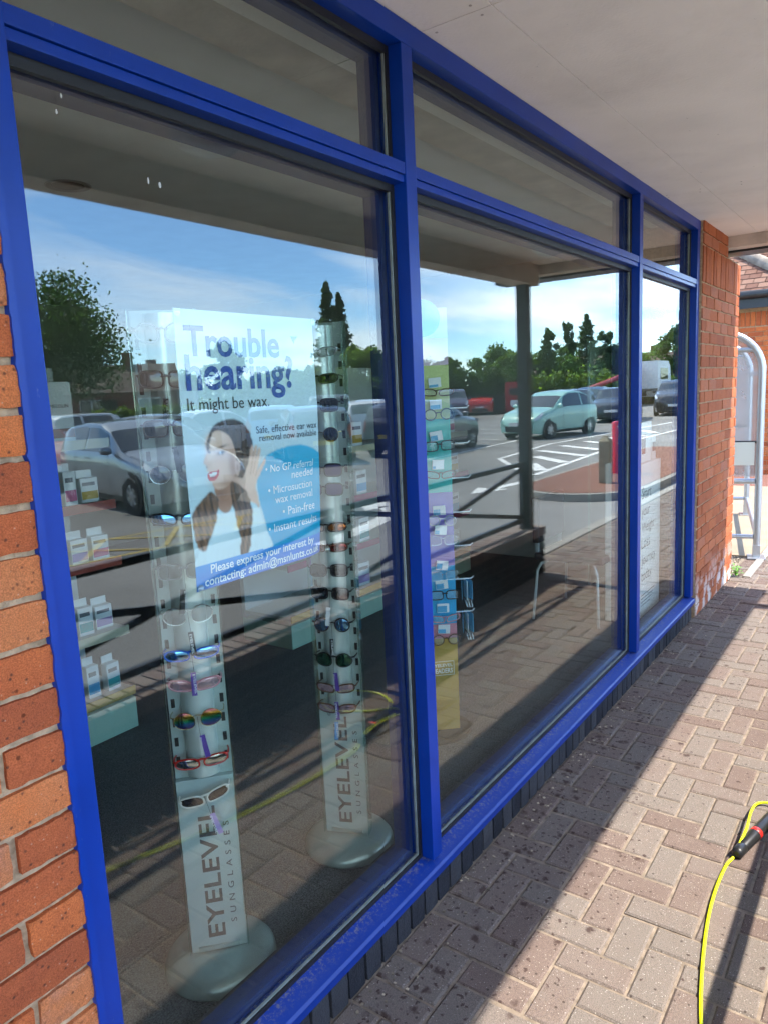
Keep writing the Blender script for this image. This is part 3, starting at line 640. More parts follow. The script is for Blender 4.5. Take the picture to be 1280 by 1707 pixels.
# ---- sunglasses stands
SAGE = mat('satin grey green metal', (0.33, 0.40, 0.37), 0.32, 0.45, var=.06)
SAGEP = mat('grey green stand panel', (0.40, 0.47, 0.44), 0.4, 0.1, var=.05)
CLEAR = glass_mat('clear acrylic edge', 0.12, (0.80, 0.90, 0.87))
TXT = mat('dark grey lettering', (0.06, 0.055, 0.055), 0.5)
def stand(loc, ax, label, split):
    """tower display: round base, lettered flat panel below, half round column with slotted flanges above"""
    ang = math.atan2(ax[1], ax[0])
    s = empty('sunglasses_stand', label, 'display stand', (loc[0], loc[1], FZ), ang, 'sunglasses stands in the left pane')
    MB().lathe([(.148, 0), (.152, .006), (.150, .018), (.138, .034), (.115, .043), (.08, .046), (.002, .047)], 48).build('base', SAGE, s, True)
    MB().box(-.074, .074, -.018, .018, .046, split, .002).build('lower_panel', SAGEP, s)
    MB().box(-.055, .055, -.0245, -.0182, .05, .062, .001).build('foot_clip', SAGE, s)
    v, f = text_fit('EYELEVEL', .385, .046, bold=.018, spacing=1.05)
    MB().add([(.018 - c, -.0186, .085 + a) for a, c in v], [q for q in f]).build('lettering', TXT, s)
    v, f = text_fit('SUNGLASSES', .30, .016, bold=.006, spacing=1.9)
    MB().add([(.052 - c, -.0186, .12 + a) for a, c in v], f).build('lettering', TXT, s)
    v, f = text_fit('®', .012); MB().add([(-.034 - c, -.0186, .47 + a) for a, c in v], f).build('lettering', TXT, s)
    top = 1.75
    MB().box(-.074, .074, .000, .010, split + .0005, top, .001).build('back_plate', SAGEP, s)
    n = 14; cv = [(.042 * math.cos(PI + PI * k / n), .038 * math.sin(PI + PI * k / n) - .0004) for k in range(n + 1)]
    m = MB(); m.grid([[(x, y, z) for z in (split + .012, top - .01)] for x, y in cv])
    m.f = [q[::-1] for q in m.f]; m.add([(x, y, top - .01) for x, y in cv], [tuple(range(n + 1))]); m.add([(x, y, split + .012) for x, y in cv], [tuple(range(n, -1, -1))])
    m.build('column', mat('pale satin column', (0.60, 0.66, 0.62), 0.28, 0.35), s, True)
    z = split + .05
    slot = MB().box(-.005, .005, -.003, -.0004, -.012, .012, .001).mesh('slot', BLACKM)
    while z < top - .04:
        for x in (-.062, .062):
            o = link(bpy.data.objects.new('slot', slot), s); o.location = (x, 0, z)
        z += .0535
    for x in (-.0795, .0765): MB().box(x, x + .003, -.030, .018, .05, top, .0008).build('acrylic_edge', CLEAR, s)
    return s
A0, AX = (1.165, 0.345), (0.743, -0.67)
B0, BX = (1.775, 0.372), (0.40, -0.917)
stand(A0, AX, 'grey green sunglasses stand with round base nearest the left brick wall', 0.55)
stand(B0, BX, 'grey green sunglasses stand with round base beside the thick blue mullion', 0.50)

def outline(shape, n=22):
    pts = []
    for k in range(n):
        t = 2 * PI * k / n; c, s_ = math.cos(t), math.sin(t)
        if shape == 'aviator': x = .026 * c * (1 - .10 * s_); y = .021 * s_ - (.004 * (1 - c) if s_ < 0 else 0) + (.0 if s_ < 0 else -.002)
        elif shape == 'wrap': x = .030 * np.sign(c) * abs(c) ** .75; y = .0135 * np.sign(s_) * abs(s_) ** .8 + .003 * c
        elif shape == 'square': x = .027 * np.sign(c) * abs(c) ** .5; y = .019 * np.sign(s_) * abs(s_) ** .55
        elif shape == 'cat': x = .029 * np.sign(c) * abs(c) ** .7; y = .014 * np.sign(s_) * abs(s_) ** .7 + .006 * c
        else: x = .024 * c; y = .022 * s_
        pts.append((x, y))
    return pts
def lens_mat(name, col, metal=0.0, alpha=0.0, rough=0.06): return mat('lens ' + name, col, rough, metal, trans=alpha, coat=0.5)
def rainbow():
    m = bpy.data.materials.new('lens rainbow mirror'); MATS[m.name] = m; n, l, b = nodes(m)
    tc = n.new('ShaderNodeTexCoord'); sp = n.new('ShaderNodeSeparateXYZ'); l.new(tc.outputs['Object'], sp.inputs[0])
    mr = n.new('ShaderNodeMapRange'); mr.inputs['From Min'].default_value = -.024; mr.inputs['From Max'].default_value = .02; l.new(sp.outputs['Z'], mr.inputs['Value'])
    r = n.new('ShaderNodeValToRGB'); cr = r.color_ramp
    st = [(0, (.06, .02, .2)), (.3, (.02, .12, .35)), (.5, (.02, .4, .15)), (.7, (.55, .4, .03)), (1, (.5, .03, .3))]
    while len(cr.elements) < 5: cr.elements.new(.5)
    for e, (p, c) in zip(cr.elements, st): e.position = p; e.color = (*c, 1)
    l.new(mr.outputs[0], r.inputs[0]); l.new(r.outputs[0], b.inputs['Base Color']); b.inputs['Metallic'].default_value = .85; b.inputs['Roughness'].default_value = .08; return m
LENS = dict(dark=lens_mat('smoke', (.015, .015, .018)), grey=lens_mat('grey', (.10, .10, .11), alpha=.5), rainbow=rainbow(), blue=lens_mat('blue mirror', (.16, .42, .75), .9), orange=lens_mat('orange mirror', (.75, .22, .03), .85), pink=lens_mat('rose', (.55, .30, .36), .5, alpha=.3), green=lens_mat('green mirror', (.05, .16, .10), .8), silver=lens_mat('silver mirror', (.6, .65, .68), .95), red=lens_mat('red mirror', (.4, .04, .03), .8), purple=lens_mat('purple', (.12, .07, .20), .3), clear=lens_mat('clear', (.6, .65, .68), alpha=.8))
FRM = dict(black=mat('black glasses frame', (.012, .012, .013), .3), gold=mat('gold wire', (.6, .45, .2), .25, .9), red=mat('red glasses frame', (.45, .02, .015), .3), white=mat('ivory glasses frame', (.65, .62, .55), .35), blue=mat('blue glasses frame', (.02, .12, .55), .3), pink=mat('rose glasses frame', (.5, .22, .25), .3), tort=mat('tortoise glasses frame', (.10, .045, .02), .3), silver=mat('silver wire', (.6, .6, .6), .25, .9), clear=mat('clear glasses frame', (.5, .52, .54), .3, trans=.5))
TAGC = dict(purple=mat('purple swing tag', (.10, .045, .28), .5), blue=mat('blue swing tag', (.08, .30, .62), .5), black=mat('black swing tag', (.02, .02, .022), .5), white=mat('white swing tag', (.75, .75, .75), .5), lilac=mat('lilac swing tag', (.40, .28, .55), .5))
def glasses(base, ax, z, shape, lens, frame, tagc, label, tilt=0.0, off=0.0, drop=.045, scale=1.0, group='sunglasses on the stands', name='sunglasses', cat='sunglasses', front=-.055):
    ang = math.atan2(ax[1], ax[0]); nrm = Vector((math.sin(ang), -math.cos(ang)))
    g = empty(name, label, cat, (base[0] + nrm.x * -front + ax[0] * off, base[1] + nrm.y * -front + ax[1] * off, z), ang, group)
    g.rotation_euler = (0, tilt, ang); g.scale = (scale,) * 3
    ol = outline(shape); wire = frame in ('gold', 'silver'); r = .0011 if wire else .0024
    cx = .034 if shape != 'wrap' else .036
    for s_ in (-1, 1):
        P = [(s_ * x, y) for x, y in ol]
        yc = lambda x: .10 * (abs(x) ** 2) * 8
        m = MB(); vs = [(cx * s_, -.004 + yc(cx), 0)] + [(cx * s_ + x, yc(cx * s_ + x), y) for x, y in P]
        m.add(vs, [(0, 1 + k, 1 + (k + 1) % len(P)) for k in range(len(P))]); m.build('lens', LENS[lens], g, True)
        MB().tube([(cx * s_ + x, yc(cx * s_ + x), y) for x, y in P], r, 6, closed=True).build('rim', FRM[frame], g, True)
        ex = s_ * (cx + .028); ey = yc(cx + .028)
        MB().tube([(ex - s_ * .004, ey, .008), (ex + s_ * .004, ey + .004, .009), (ex + s_ * .005, ey + .03, .008), (ex + s_ * .002, ey + .055, .004)], [r * 1.3, r * 1.2, r, r * .9], 6).build('arm', FRM[frame], g, True)
    MB().tube([(-.012, .001, .006), (0, -.002, .009), (.012, .001, .006)], r * 1.1, 6).build('bridge', FRM[frame], g, True)
    if tagc:
        tz = -drop; t = MB().box(-.0065, .0065, -.007, -.0062, tz - .062, tz, M=Matrix.Rotation(random.uniform(-.15, .15), 4, 'Y')).build('swing_tag', TAGC[tagc], g)
        if name == 'sunglasses':
            v, f = text_fit('EYELEVEL', .052, .006, bold=.02); t2 = MB().add([(c - .003, -.0074, tz - .005 - a) for a, c in v], f).build('lettering', TAGC['white'], t)
        MB().tube([(0, -.003, .006), (.001, -.006, tz)], .0005, 4).build('tag_loop', FRM['black'], g)
    return g
GA = 'near stand beside the left wall'; GB = 'stand beside the blue mullion'
LA = [(0.575, 'cat', 'dark', 'white', 'lilac', 'ivory cat eye sunglasses hanging lowest on the ' + GA, -.22), (0.675, 'wrap', 'silver', 'red', None, 'red wraparound sunglasses with mirrored lenses on the ' + GA, -.06),
      (0.795, 'aviator', 'rainbow', 'gold', 'purple', 'gold wire aviators with rainbow mirrored lenses on the ' + GA, -.05), (0.885, 'cat', 'pink', 'pink', None, 'rose tinted sunglasses above the rainbow aviators on the ' + GA, 0),
      (0.965, 'wrap', 'blue', 'blue', 'purple', 'bright blue framed mirrored sunglasses on the ' + GA, -.03), (1.07, 'aviator', 'grey', 'silver', 'black', 'grey lens aviators above the blue pair on the ' + GA, -.05),
      (1.18, 'square', 'grey', 'clear', 'black', 'clear square sunglasses level with the poster foot on the ' + GA, 0), (1.31, 'wrap', 'blue', 'black', None, 'black sports sunglasses with blue lenses on the ' + GA, .02), (1.42, 'round', 'dark', 'silver', None, 'round silver wire sunglasses on the ' + GA, 0),
      (1.53, 'square', 'dark', 'tort', 'black', 'brown tortoise sunglasses near the top of the ' + GA, 0), (1.645, 'square', 'dark', 'black', 'black', 'large black sunglasses with black tags on the ' + GA, .02), (1.755, 'aviator', 'clear', 'clear', None, 'clear pair at the very top of the ' + GA, 0)]
for z, sh, le, fr_, tg, lb, ti in LA: glasses(A0, AX, z, sh, le, fr_, tg, lb, ti)
LB = [(0.575, 'cat', 'pink', 'tort', 'blue', 'rose lens tortoise sunglasses hanging lowest on the ' + GB, 0), (0.645, 'cat', 'pink', 'tort', 'purple', 'rose lens tortoise sunglasses second lowest on the ' + GB, 0), (0.745, 'aviator', 'green', 'black', 'purple', 'black aviators with green lenses on the ' + GB, .03),
      (0.86, 'round', 'blue', 'black', 'black', 'blue mirrored round sunglasses on the ' + GB, 0), (0.965, 'square', 'dark', 'black', 'white', 'white tagged black square sunglasses under the poster, ' + GB, .05), (1.04, 'square', 'dark', 'black', None, 'black square sunglasses beside the poster corner on the ' + GB, 0),
      (1.115, 'wrap', 'red', 'tort', None, 'dark red wraparound sunglasses on the ' + GB, 0), (1.18, 'wrap', 'orange', 'black', None, 'orange mirrored wraparound sunglasses on the ' + GB, 0), (1.30, 'square', 'purple', 'black', None, 'purple lens sunglasses halfway up the ' + GB, 0),
      (1.36, 'square', 'purple', 'black', None, 'second purple lens sunglasses halfway up the ' + GB, 0), (1.47, 'round', 'dark', 'gold', None, 'round gold wire sunglasses high on the ' + GB, 0), (1.56, 'square', 'dark', 'black', None, 'black sunglasses third from the top of the ' + GB, 0), (1.64, 'wrap', 'dark', 'black', None, 'black narrow sunglasses second from the top of the ' + GB, 0), (1.72, 'wrap', 'grey', 'silver', None, 'silver narrow sunglasses at the top of the ' + GB, 0)]
for z, sh, le, fr_, tg, lb, ti in LB: glasses(B0, BX, z, sh, le, fr_, tg, lb, ti)

# ---- reading glasses spinner behind the mullion
RX = Vector((0.67, -0.742)); RB = (2.655, 0.575); ra = math.atan2(RX.y, RX.x)
rs = empty('reading_glasses_spinner', 'tall reading glasses spinner with coloured bands behind the blue mullion', 'display stand', (RB[0], RB[1], FZ), ra)
MB().lathe([(.17, 0), (.17, .012), (.15, .02), (.03, .024)], 36).build('base', BLACKM, rs, True)
bandc = [(.03, .455, (.42, .27, .05), 'gold'), (.455, .52, (.55, .22, .26), 'pink'), (.52, .78, (.03, .34, .60), 'blue'), (.78, 1.10, (.16, .12, .42), 'purple'), (1.10, 1.41, (.02, .42, .38), 'turquoise'), (1.41, 1.63, (.50, .55, .20), 'lime'), (1.63, 1.74, (.62, .42, .55), 'pale pink'), (1.74, 1.86, (.50, .60, .58), 'pale mint')]
for z0, z1, c, nm in bandc: MB().box(-.105, .105, -.085, .085, z0 + .0004, z1, .001).build('panel', mat(nm + ' spinner panel', c, .45, var=.05), rs)
MB().lathe([(.075, -.002), (.075, .002)], 32, Matrix.Translation((0, -.09, 1.82)) @ Matrix.Rotation(PI / 2, 4, 'X')).build('header_disc', mat('turquoise header', (.05, .5, .42), .4), rs)
fr_m = mat('white print', (.75, .74, .68), .5)
for q in ((-.052, .052, .286, .288), (-.052, .052, .348, .35), (-.052, -.050, .288, .348), (.050, .052, .288, .348)): MB().box(q[0] + .035, q[1] + .035, -.0862, -.0853, q[2], q[3]).build('logo_border', fr_m, rs)
v, f = text_fit('EYELEVEL', .09, .014, bold=.02); MB().add([(-.010 + a, -.0862, .325 + c) for a, c in v], f).build('lettering', fr_m, rs)
v, f = text_fit('READERS', .09, .022, bold=.02); MB().add([(-.010 + a, -.0862, .296 + c) for a, c in v], f).build('lettering', fr_m, rs)
for k in range(7):
    z = .55 + k * .15
    MB().tube([(.105, -.02, z), (.19, -.02, z), (.20, -.02, z + .01)], .003, 6).build('hook', mat('white hook', (.75, .75, .75), .4), rs, True)
hn = ['lowest', 'second lowest', 'third lowest', 'fourth lowest', 'middle', 'fifth from top', 'fourth from top', 'third from top', 'second from top', 'topmost']
fr_l = ['tort', 'pink', 'black', 'silver', 'silver', 'clear', 'black', 'black', 'black', 'tort']
for k in range(10):
    z = FZ + [.46, .555, .66, .745, .90, .985, 1.18, 1.30, 1.43, 1.52][k]
    glasses(RB, RX, z, ['round', 'cat', 'square', 'square', 'square', 'round', 'cat', 'square', 'round', 'wrap'][k], 'clear', fr_l[k], None, f'{hn[k]} pair of reading glasses on the coloured spinner', random.uniform(-.05, .05), .05, group='reading glasses on the spinner', name='reading_glasses', cat='glasses', front=-.12)
    t = empty('price_card', f'small white and blue card above the {hn[k]} reading glasses on the spinner', 'card', (RB[0] + RX.x * .045 - .742 * .094, RB[1] + RX.y * .045 - .67 * .094, z + .02), ra + random.uniform(-.25, .25), 'cards on the reading glasses spinner'); t.rotation_euler[1] = random.uniform(-.15, .15)
    MB().box(-.026, .026, -.001, .001, 0, .04).build('card', TAGC['white'], t); MB().box(-.025, random.uniform(-.012, .02), -.0016, -.0011, .002, random.uniform(.012, .03)).build('print', SKY_, t)
for k in range(2):
    t = empty('hanging_pack', ['lower', 'upper'][k] + ' bundle of glasses packs hanging from the white hooks', 'pack', (RB[0] + RX.x * .17, RB[1] + RX.y * .17, FZ + .55 + k * .15), ra, 'packs on the hooks')
    for j in range(3):
        MB().box(-.02 + j * .012, -.018 + j * .012, -.055, .015, -.09, -.004, M=Matrix.Rotation(.2 * j - .2, 4, 'Z')).build('card', [SKY_, WHT, SKY_][j], t)
        MB().tube([(-.015 + j * .012, -.05, -.09), (-.01 + j * .012, -.06, -.12), (0, -.02, -.13), (-.01 + j * .012, .01, -.10)], .0014, 5).build('wire', FRM['silver'], t)

# ---- slimming display behind the right pane
ds = empty('display_unit', 'white card display unit lettered about a weight loss journey behind the right pane', 'display stand', (4.735, 0.31, FZ))
CARD = mat('white card', (.82, .82, .79), .6)
MB().box(-.215, .215, -.11, .11, 0, 1.02, .002).build('body', CARD, ds)
for k, w_ in enumerate(['Start', 'your', 'Weight', 'Loss', 'Journey', 'today']):
    wd = dict(Start=.20, your=.17, Weight=.27, Loss=.18, Journey=.30, today=.22)[w_]
    v, f = text_fit(w_, wd); MB().add([(a - .19, -.1106, .80 - k * .105 + c) for a, c in v], f).build('lettering', mat('grey lettering', (.07, .07, .075), .5), ds)
for k in range(4): MB().box(-.19, .10 - .03 * k, -.1106, -.1102, .18 - k * .022, .185 - k * .022).build('small_print', mat('grey lettering', (.07, .07, .075), .5), ds)
b_ = empty('product_box', 'white box printed with a dark shake cup on the weight loss display', 'carton', (4.72, 0.31, FZ + 1.0205))
MB().box(-.12, .12, -.08, .08, 0, .25, .002).build('box', CARD, b_)
m = Matrix.Translation((-.05, -.0805, .05)) @ Matrix.Rotation(PI / 2, 4, 'X')
MB().prism([(-.035, 0), (.035, 0), (.045, .12), (-.045, .12)], 0, .0008, m).build('cup_print', mat('dark red print', (.12, .03, .04), .5), b_)
b_ = empty('product_box', 'small white and black box beside the shake cup box', 'carton', (4.90, 0.30, FZ + 1.0205))
MB().box(-.04, .04, -.07, .07, 0, .16, .002).build('box', CARD, b_); MB().box(-.036, .036, -.0706, -.0702, .05, .11).build('print', BLACKM, b_)
pn = empty('leaflet_panel', 'tall pale green leaflet panel behind the right pane', 'panel', (5.35, 0.75, FZ))
MB().box(-.22, .22, -.01, .01, .05, 1.82, .002).build('panel', mat('pale green panel', (.42, .55, .48), .4), pn); MB().box(-.25, .25, -.12, .12, 0, .05, .004).build('foot', BLACKM, pn)

# ---- steel leg chair
ch = empty('chair', 'grey steel framed waiting chair with black seat behind the middle pane', 'chair', (4.62, 0.62, FZ))
LEG = mat('light grey tube', (.55, .57, .56), .35, .3)
for s_ in (-1, 1):
    MB().tube([(s_ * .25 + s_ * .03, -.22, 0), (s_ * .25, -.2, .33), (s_ * .235, -.18, .375), (s_ * .18, -.16, .38)], .0095, 8).build('leg', LEG, ch, True)
    MB().tube([(s_ * .25 + s_ * .03, .22, 0), (s_ * .25, .2, .33), (s_ * .235, .18, .375), (s_ * .18, .16, .38)], .0095, 8).build('leg', LEG, ch, True)
MB().box(-.24, .24, -.23, .23, .392, .44, .015).build('seat', mat('black vinyl', (.02, .02, .022), .5), ch)
MB().box(-.22, .22, .20, .25, .50, .80, .015).build('backrest', mat('black vinyl', (.02, .02, .022), .5), ch)
for s_ in (-1, 1): MB().box(s_ * .19 - .012, s_ * .19 + .012, .215, .235, .439, .52).build('back_support', LEG, ch)

# ------------------------------------------------------------------ hearing poster on the inside of the glass
PXL, PZT, PW, PH = 0.992, 1.778, 0.428, 0.592
def wave(x, z):
    u = (x - PXL) / PW; v = (PZT - z) / PH
    return 0.090 + 0.0035 * np.sin(3.0 * v + 1.2 * u) ** 2 + 0.018 * np.clip((u - .80) / .2, 0, 1) ** 2 * np.clip((v - .35) / .65, 0, 1) + 0.004 * np.clip((v - .86) / .14, 0, 1)
po = empty('poster', 'hearing and ear wax poster of a listening woman behind the left pane', 'poster', (PXL + PW / 2, 0.09, PZT - PH))
nu, nv = 190, 262
U, V_ = np.meshgrid(np.linspace(0, 1, nu), np.linspace(0, 1, nv), indexing='ij')
img = np.zeros((nu, nv, 3)); img[:] = (.50, .635, .68)
img *= (1.04 - .16 * np.clip(V_ - .3, 0, 1))[..., None]
def blur(a, k):
    for _ in range(k):
        for ax in (0, 1):
            p = np.concatenate([a.take([0], ax), a, a.take([-1], ax)], ax)
            sl = lambda s, e: tuple(slice(s, e) if i == ax else slice(None) for i in range(a.ndim))
            a = (p[sl(0, -2)] + 2 * p[sl(1, -1)] + p[sl(2, None)]) / 4
    return a
def catmull(pts, n=6):
    P = np.array(pts, float); out = []
    for i in range(len(P)):
        p0, p1, p2, p3 = P[i - 1], P[i], P[(i + 1) % len(P)], P[(i + 2) % len(P)]
        for k in range(n):
            t = k / n; out.append(.5 * ((2 * p1) + (p2 - p0) * t + (2 * p0 - 5 * p1 + 4 * p2 - p3) * t * t + (3 * p1 - p0 - 3 * p2 + p3) * t ** 3))
    return np.array(out)
def pmask(pts, soft=1, smooth=True, hair=False):
    U = Uw if hair else globals()['U']
    P = catmull(pts) if smooth else np.array(pts, float)
    P = P + np.array([.065, 0]); ins = np.zeros(U.shape, bool); j = len(P) - 1
    for i in range(len(P)):
        xi, yi = P[i]; xj, yj = P[j]
        c = ((yi > V_) != (yj > V_)) & (U < (xj - xi) * (V_ - yi) / (yj - yi + 1e-12) + xi); ins ^= c; j = i
    return blur(ins.astype(float), soft)
def paint(m, c):
    global img
    img = img * (1 - m[..., None]) + np.asarray(c) * m[..., None] if np.ndim(c) == 1 else img * (1 - m[..., None]) + c * m[..., None]
def blob(cx, cy, rx, ry, c, a=1.0, rot=0.0):
    x = U - cx - .065; y = (V_ - cy); xr = x * math.cos(rot) + y * math.sin(rot); yr = -x * math.sin(rot) + y * math.cos(rot)
    paint(a * np.exp(-((xr / rx) ** 2 + (yr / ry) ** 2)), np.array(c))
strand = np.sin(U * 150 + 5 * np.sin(V_ * 7) + 1.5 * np.sin(V_ * 19 + U * 9)) * .5 + .5
fine = np.sin(U * 260 + 14 * np.sin(V_ * 12)) * .5 + .5
Uw = U + .0025 * np.sin(V_ * 150 + U * 30) + .003 * np.sin(V_ * 47 + 2 * U)
hairc = np.array([.03, .016, .011])[None, None] + (strand * .55 + fine * .3)[..., None] * np.array([.17, .08, .042]) * (.22 + 1.25 * np.clip((V_ - .45) / .35, 0, 1))[..., None]
teal = np.array([.004, .34, .56]); tealimg = teal[None, None] + np.clip((U - .45), 0, 1)[..., None] * np.array([.0, .05, .06]) + np.clip((V_ - .7), 0, 1)[..., None] * np.array([0, -.05, .05])
paint(pmask([(.40, .62), (.43, .575), (.48, .545), (.55, .528), (.63, .518), (.74, .514), (.84, .528), (.92, .555), (.97, .60), (.97, .93), (.46, .93), (.452, .86), (.43, .78), (.405, .71)], 1), tealimg)
# hair behind, shoulders, neck
paint(pmask([(.10, .44), (.16, .405), (.24, .388), (.32, .40), (.375, .44), (.39, .50), (.385, .56), (.375, .60), (.355, .66), (.345, .72), (.33, .80), (.27, .91), (.24, .905), (.215, .80), (.20, .70), (.12, .66), (.09, .50)], 1, hair=True), hairc)
shirt = np.array([.60, .73, .77])[None, None] * (1 - .10 * strand[..., None] * np.clip(V_ - .7, 0, 1)[..., None])
paint(pmask([(-.05, .93), (-.035, .86), (.0, .80), (.06, .745), (.11, .715), (.16, .722), (.205, .71), (.30, .70), (.37, .70), (.395, .73), (.43, .82), (.456, .93)], 1), shirt)
paint(pmask([(.108, .60), (.105, .66), (.11, .70), (.14, .728), (.175, .735), (.205, .715), (.212, .69), (.21, .63), (.225, .60)], 1), np.array([.42, .215, .14]))
blob(.15, .655, .05, .03, (.24, .11, .07), .8)
# forearm and hand behind the ear
skin = np.array([.66, .42, .32])
paint(pmask([(.30, .655), (.33, .625), (.375, .64), (.395, .69), (.40, .74), (.37, .72), (.32, .70)], 1), skin * .92)
paint(pmask([(.225, .612), (.245, .605), (.285, .622), (.315, .60), (.335, .575), (.37, .565), (.405, .60), (.39, .65), (.35, .675), (.31, .665), (.27, .645), (.24, .63)], 1), skin)
for (x0, y0, x1, y1, w) in ((.345, .60, .385, .508, .014), (.365, .60, .412, .508, .014), (.385, .605, .437, .518, .013), (.395, .62, .468, .562, .011), (.30, .63, .235, .615, .013)):
    dx, dy = x1 - x0, y1 - y0; L = math.hypot(dx, dy); nx_, ny_ = -dy / L * w, dx / L * w
    paint(pmask([(x0 + nx_, y0 + ny_), (x1 + nx_ * .7, y1 + ny_ * .7), (x1 + dx / L * .012, y1 + dy / L * .012), (x1 - nx_ * .7, y1 - ny_ * .7), (x0 - nx_, y0 - ny_)], 1), skin * random.uniform(.95, 1.08))
for x0, y0, x1, y1 in ((.358, .60, .40, .512), (.378, .60, .425, .515), (.392, .612, .452, .542)):
    for t in np.linspace(0, 1, 9): blob(x0 + (x1 - x0) * t, y0 + (y1 - y0) * t, .004, .006, (.33, .16, .11), .5)
# face in three quarter profile looking up left
paint(pmask([(.135, .425), (.20, .415), (.245, .45), (.262, .50), (.268, .56), (.252, .595), (.215, .622), (.165, .640), (.118, .640), (.098, .625), (.088, .605), (.072, .598), (.068, .585), (.076, .575), (.066, .566), (.070, .556), (.056, .546), (.050, .535), (.068, .505), (.072, .485), (.070, .465), (.092, .44)], 1), np.array([.72, .47, .36]))
blob(.10, .50, .035, .05, (.86, .64, .52), .8); blob(.145, .555, .035, .03, (.80, .52, .42), .6); blob(.24, .56, .03, .07, (.38, .19, .125), .8); blob(.12, .61, .05, .02, (.60, .36, .27), .5); blob(.085, .545, .014, .012, (.52, .28, .2), .5); blob(.19, .625, .05, .014, (.40, .21, .14), .7); blob(.13, .45, .05, .02, (.80, .58, .46), .6)
# hair line over the forehead, locks in front
paint(pmask([(.09, .45), (.13, .41), (.20, .392), (.28, .40), (.34, .44), (.36, .50), (.345, .56), (.30, .60), (.285, .56), (.262, .50), (.235, .455), (.19, .432), (.135, .428), (.105, .455), (.085, .50), (.075, .48)], 1), hairc)
paint(pmask([(.10, .66), (.075, .645), (.03, .665), (-.03, .695), (-.058, .735), (-.056, .78), (-.045, .82), (-.02, .85), (.01, .855), (.05, .81), (.085, .765), (.115, .71), (.125, .68)], 1, hair=True), hairc * 1.25)
paint(pmask([(.21, .63), (.25, .63), (.32, .67), (.345, .74), (.33, .83), (.29, .915), (.235, .90), (.25, .84), (.225, .77), (.215, .70)], 1, hair=True), hairc)
# ear, eye, brow, mouth
paint(pmask([(.255, .555), (.27, .545), (.288, .555), (.287, .58), (.268, .603), (.255, .595)], 1), skin * .9); blob(.27, .572, .008, .014, (.32, .15, .1), .7)
blob(.172, .508, .026, .007, (.04, .025, .02), .95, -.12); blob(.163, .509, .007, .006, (.75, .75, .75), .8); blob(.176, .508, .008, .007, (.02, .012, .01), .9)
blob(.178, .487, .036, .005, (.06, .03, .02), .85, -.12); blob(.088, .502, .010, .006, (.05, .03, .025), .85); blob(.088, .483, .018, .004, (.07, .035, .025), .8, .2)
paint(pmask([(.066, .582), (.09, .572), (.12, .573), (.142, .571), (.135, .592), (.112, .606), (.082, .607), (.070, .60)], 0), np.array([.55, .06, .075]))
paint(pmask([(.078, .582), (.10, .578), (.13, .576), (.115, .589), (.085, .591)], 0), np.array([.80, .78, .76])); blob(.10, .593, .018, .004, (.10, .015, .02), .8)
blob(.066, .555, .006, .005, (.25, .1, .07), .7); blob(.085, .53, .008, .02, (.85, .62, .5), .5)
# blue foot band
bandm = pmask([(-.2, .905), (1.2, .912), (1.2, 1.1), (-.2, 1.1)], 0, False)
paint(bandm, np.array([.02, .24, .66])[None, None] + np.clip(V_ - .9, 0, 1)[..., None] * np.array([.5, -1.0, -1.0]) + (1 - U)[..., None] * np.array([0, .06, .02]))
# small sponsor mark at the top right
paint(pmask([(.74, .075), (.80, .075), (.765, .105)], 0, False), np.array([.05, .25, .65]))
img = np.clip(img, 0, 1)
X_ = PXL + U * PW; Z_ = PZT - V_ * PH; Y_ = wave(X_, Z_)
Vv = np.stack([X_ - (PXL + PW / 2), Y_ - 0.09, Z_ - (PZT - PH)], -1).reshape(-1, 3)
ii, jj = np.meshgrid(np.arange(nu - 1), np.arange(nv - 1), indexing='ij')
q0 = (ii * nv + jj).ravel()
Fq = np.stack([q0, q0 + 1, q0 + nv + 1, q0 + nv], -1)
def print_mat():
    m = bpy.data.materials.new('printed poster paper'); MATS[m.name] = m; n, l, b = nodes(m); b.inputs['Roughness'].default_value = .35
    a = n.new('ShaderNodeAttribute'); a.attribute_name = 'print'; l.new(a.outputs['Color'], b.inputs['Base Color']); return m
ps = np_obj('sheet', Vv, Fq, print_mat(), po)
ca = ps.data.color_attributes.new('print', 'FLOAT_COLOR', 'POINT'); ca.data.foreach_set('color', np.concatenate([img.reshape(-1, 3), np.ones((nu * nv, 1))], 1).astype(np.float32).ravel())
ps.data.polygons.foreach_set('use_smooth', [True] * len(ps.data.polygons))
sol_ = ps.modifiers.new('thickness', 'SOLIDIFY'); sol_.thickness = 0.0004; sol_.offset = -1
DBLUE = mat('poster blue ink', (.006, .05, .30), .4); INK = mat('poster black ink', (.025, .025, .03), .4); WINK = mat('poster white ink', (.80, .84, .86), .4)
def ptext(body, u0, u1, vb, m, bold=0.0, hgt=None, italic=0.0):
    v, f = text_fit(body, (u1 - u0) * PW, hgt, bold)
    x = PXL + (u0 + .065) * PW + v[:, 0] + italic * v[:, 1]; z = PZT - vb * PH + v[:, 1]; y = wave(x, z) - .0012
    MB().add(list(zip(x - (PXL + PW / 2), y - .09, z - (PZT - PH))), f).build('lettering', m, po)
ptext('Trouble', -.015, .645, .158, DBLUE, .022); ptext('hearing?', -.022, .745, .276, DBLUE, .022); ptext('It might be wax.', -.025, .538, .350, INK, .002)
ptext('Safe, effective ear wax', .423, .918, .452, INK); ptext('removal now available', .442, .912, .484, INK)
for s_, a, b2, vb in (('• No GP referral', .465, .862, .610), ('needed', .668, .853, .648), ('• Microsuction', .475, .842, .697), ('wax removal', .523, .842, .738), ('• Pain-free', .575, .86, .794), ('• Instant results', .455, .877, .852)): ptext(s_, a, b2, vb, WINK, 0.0, italic=.12 if 'GP' in s_ or s_ == 'needed' else 0)
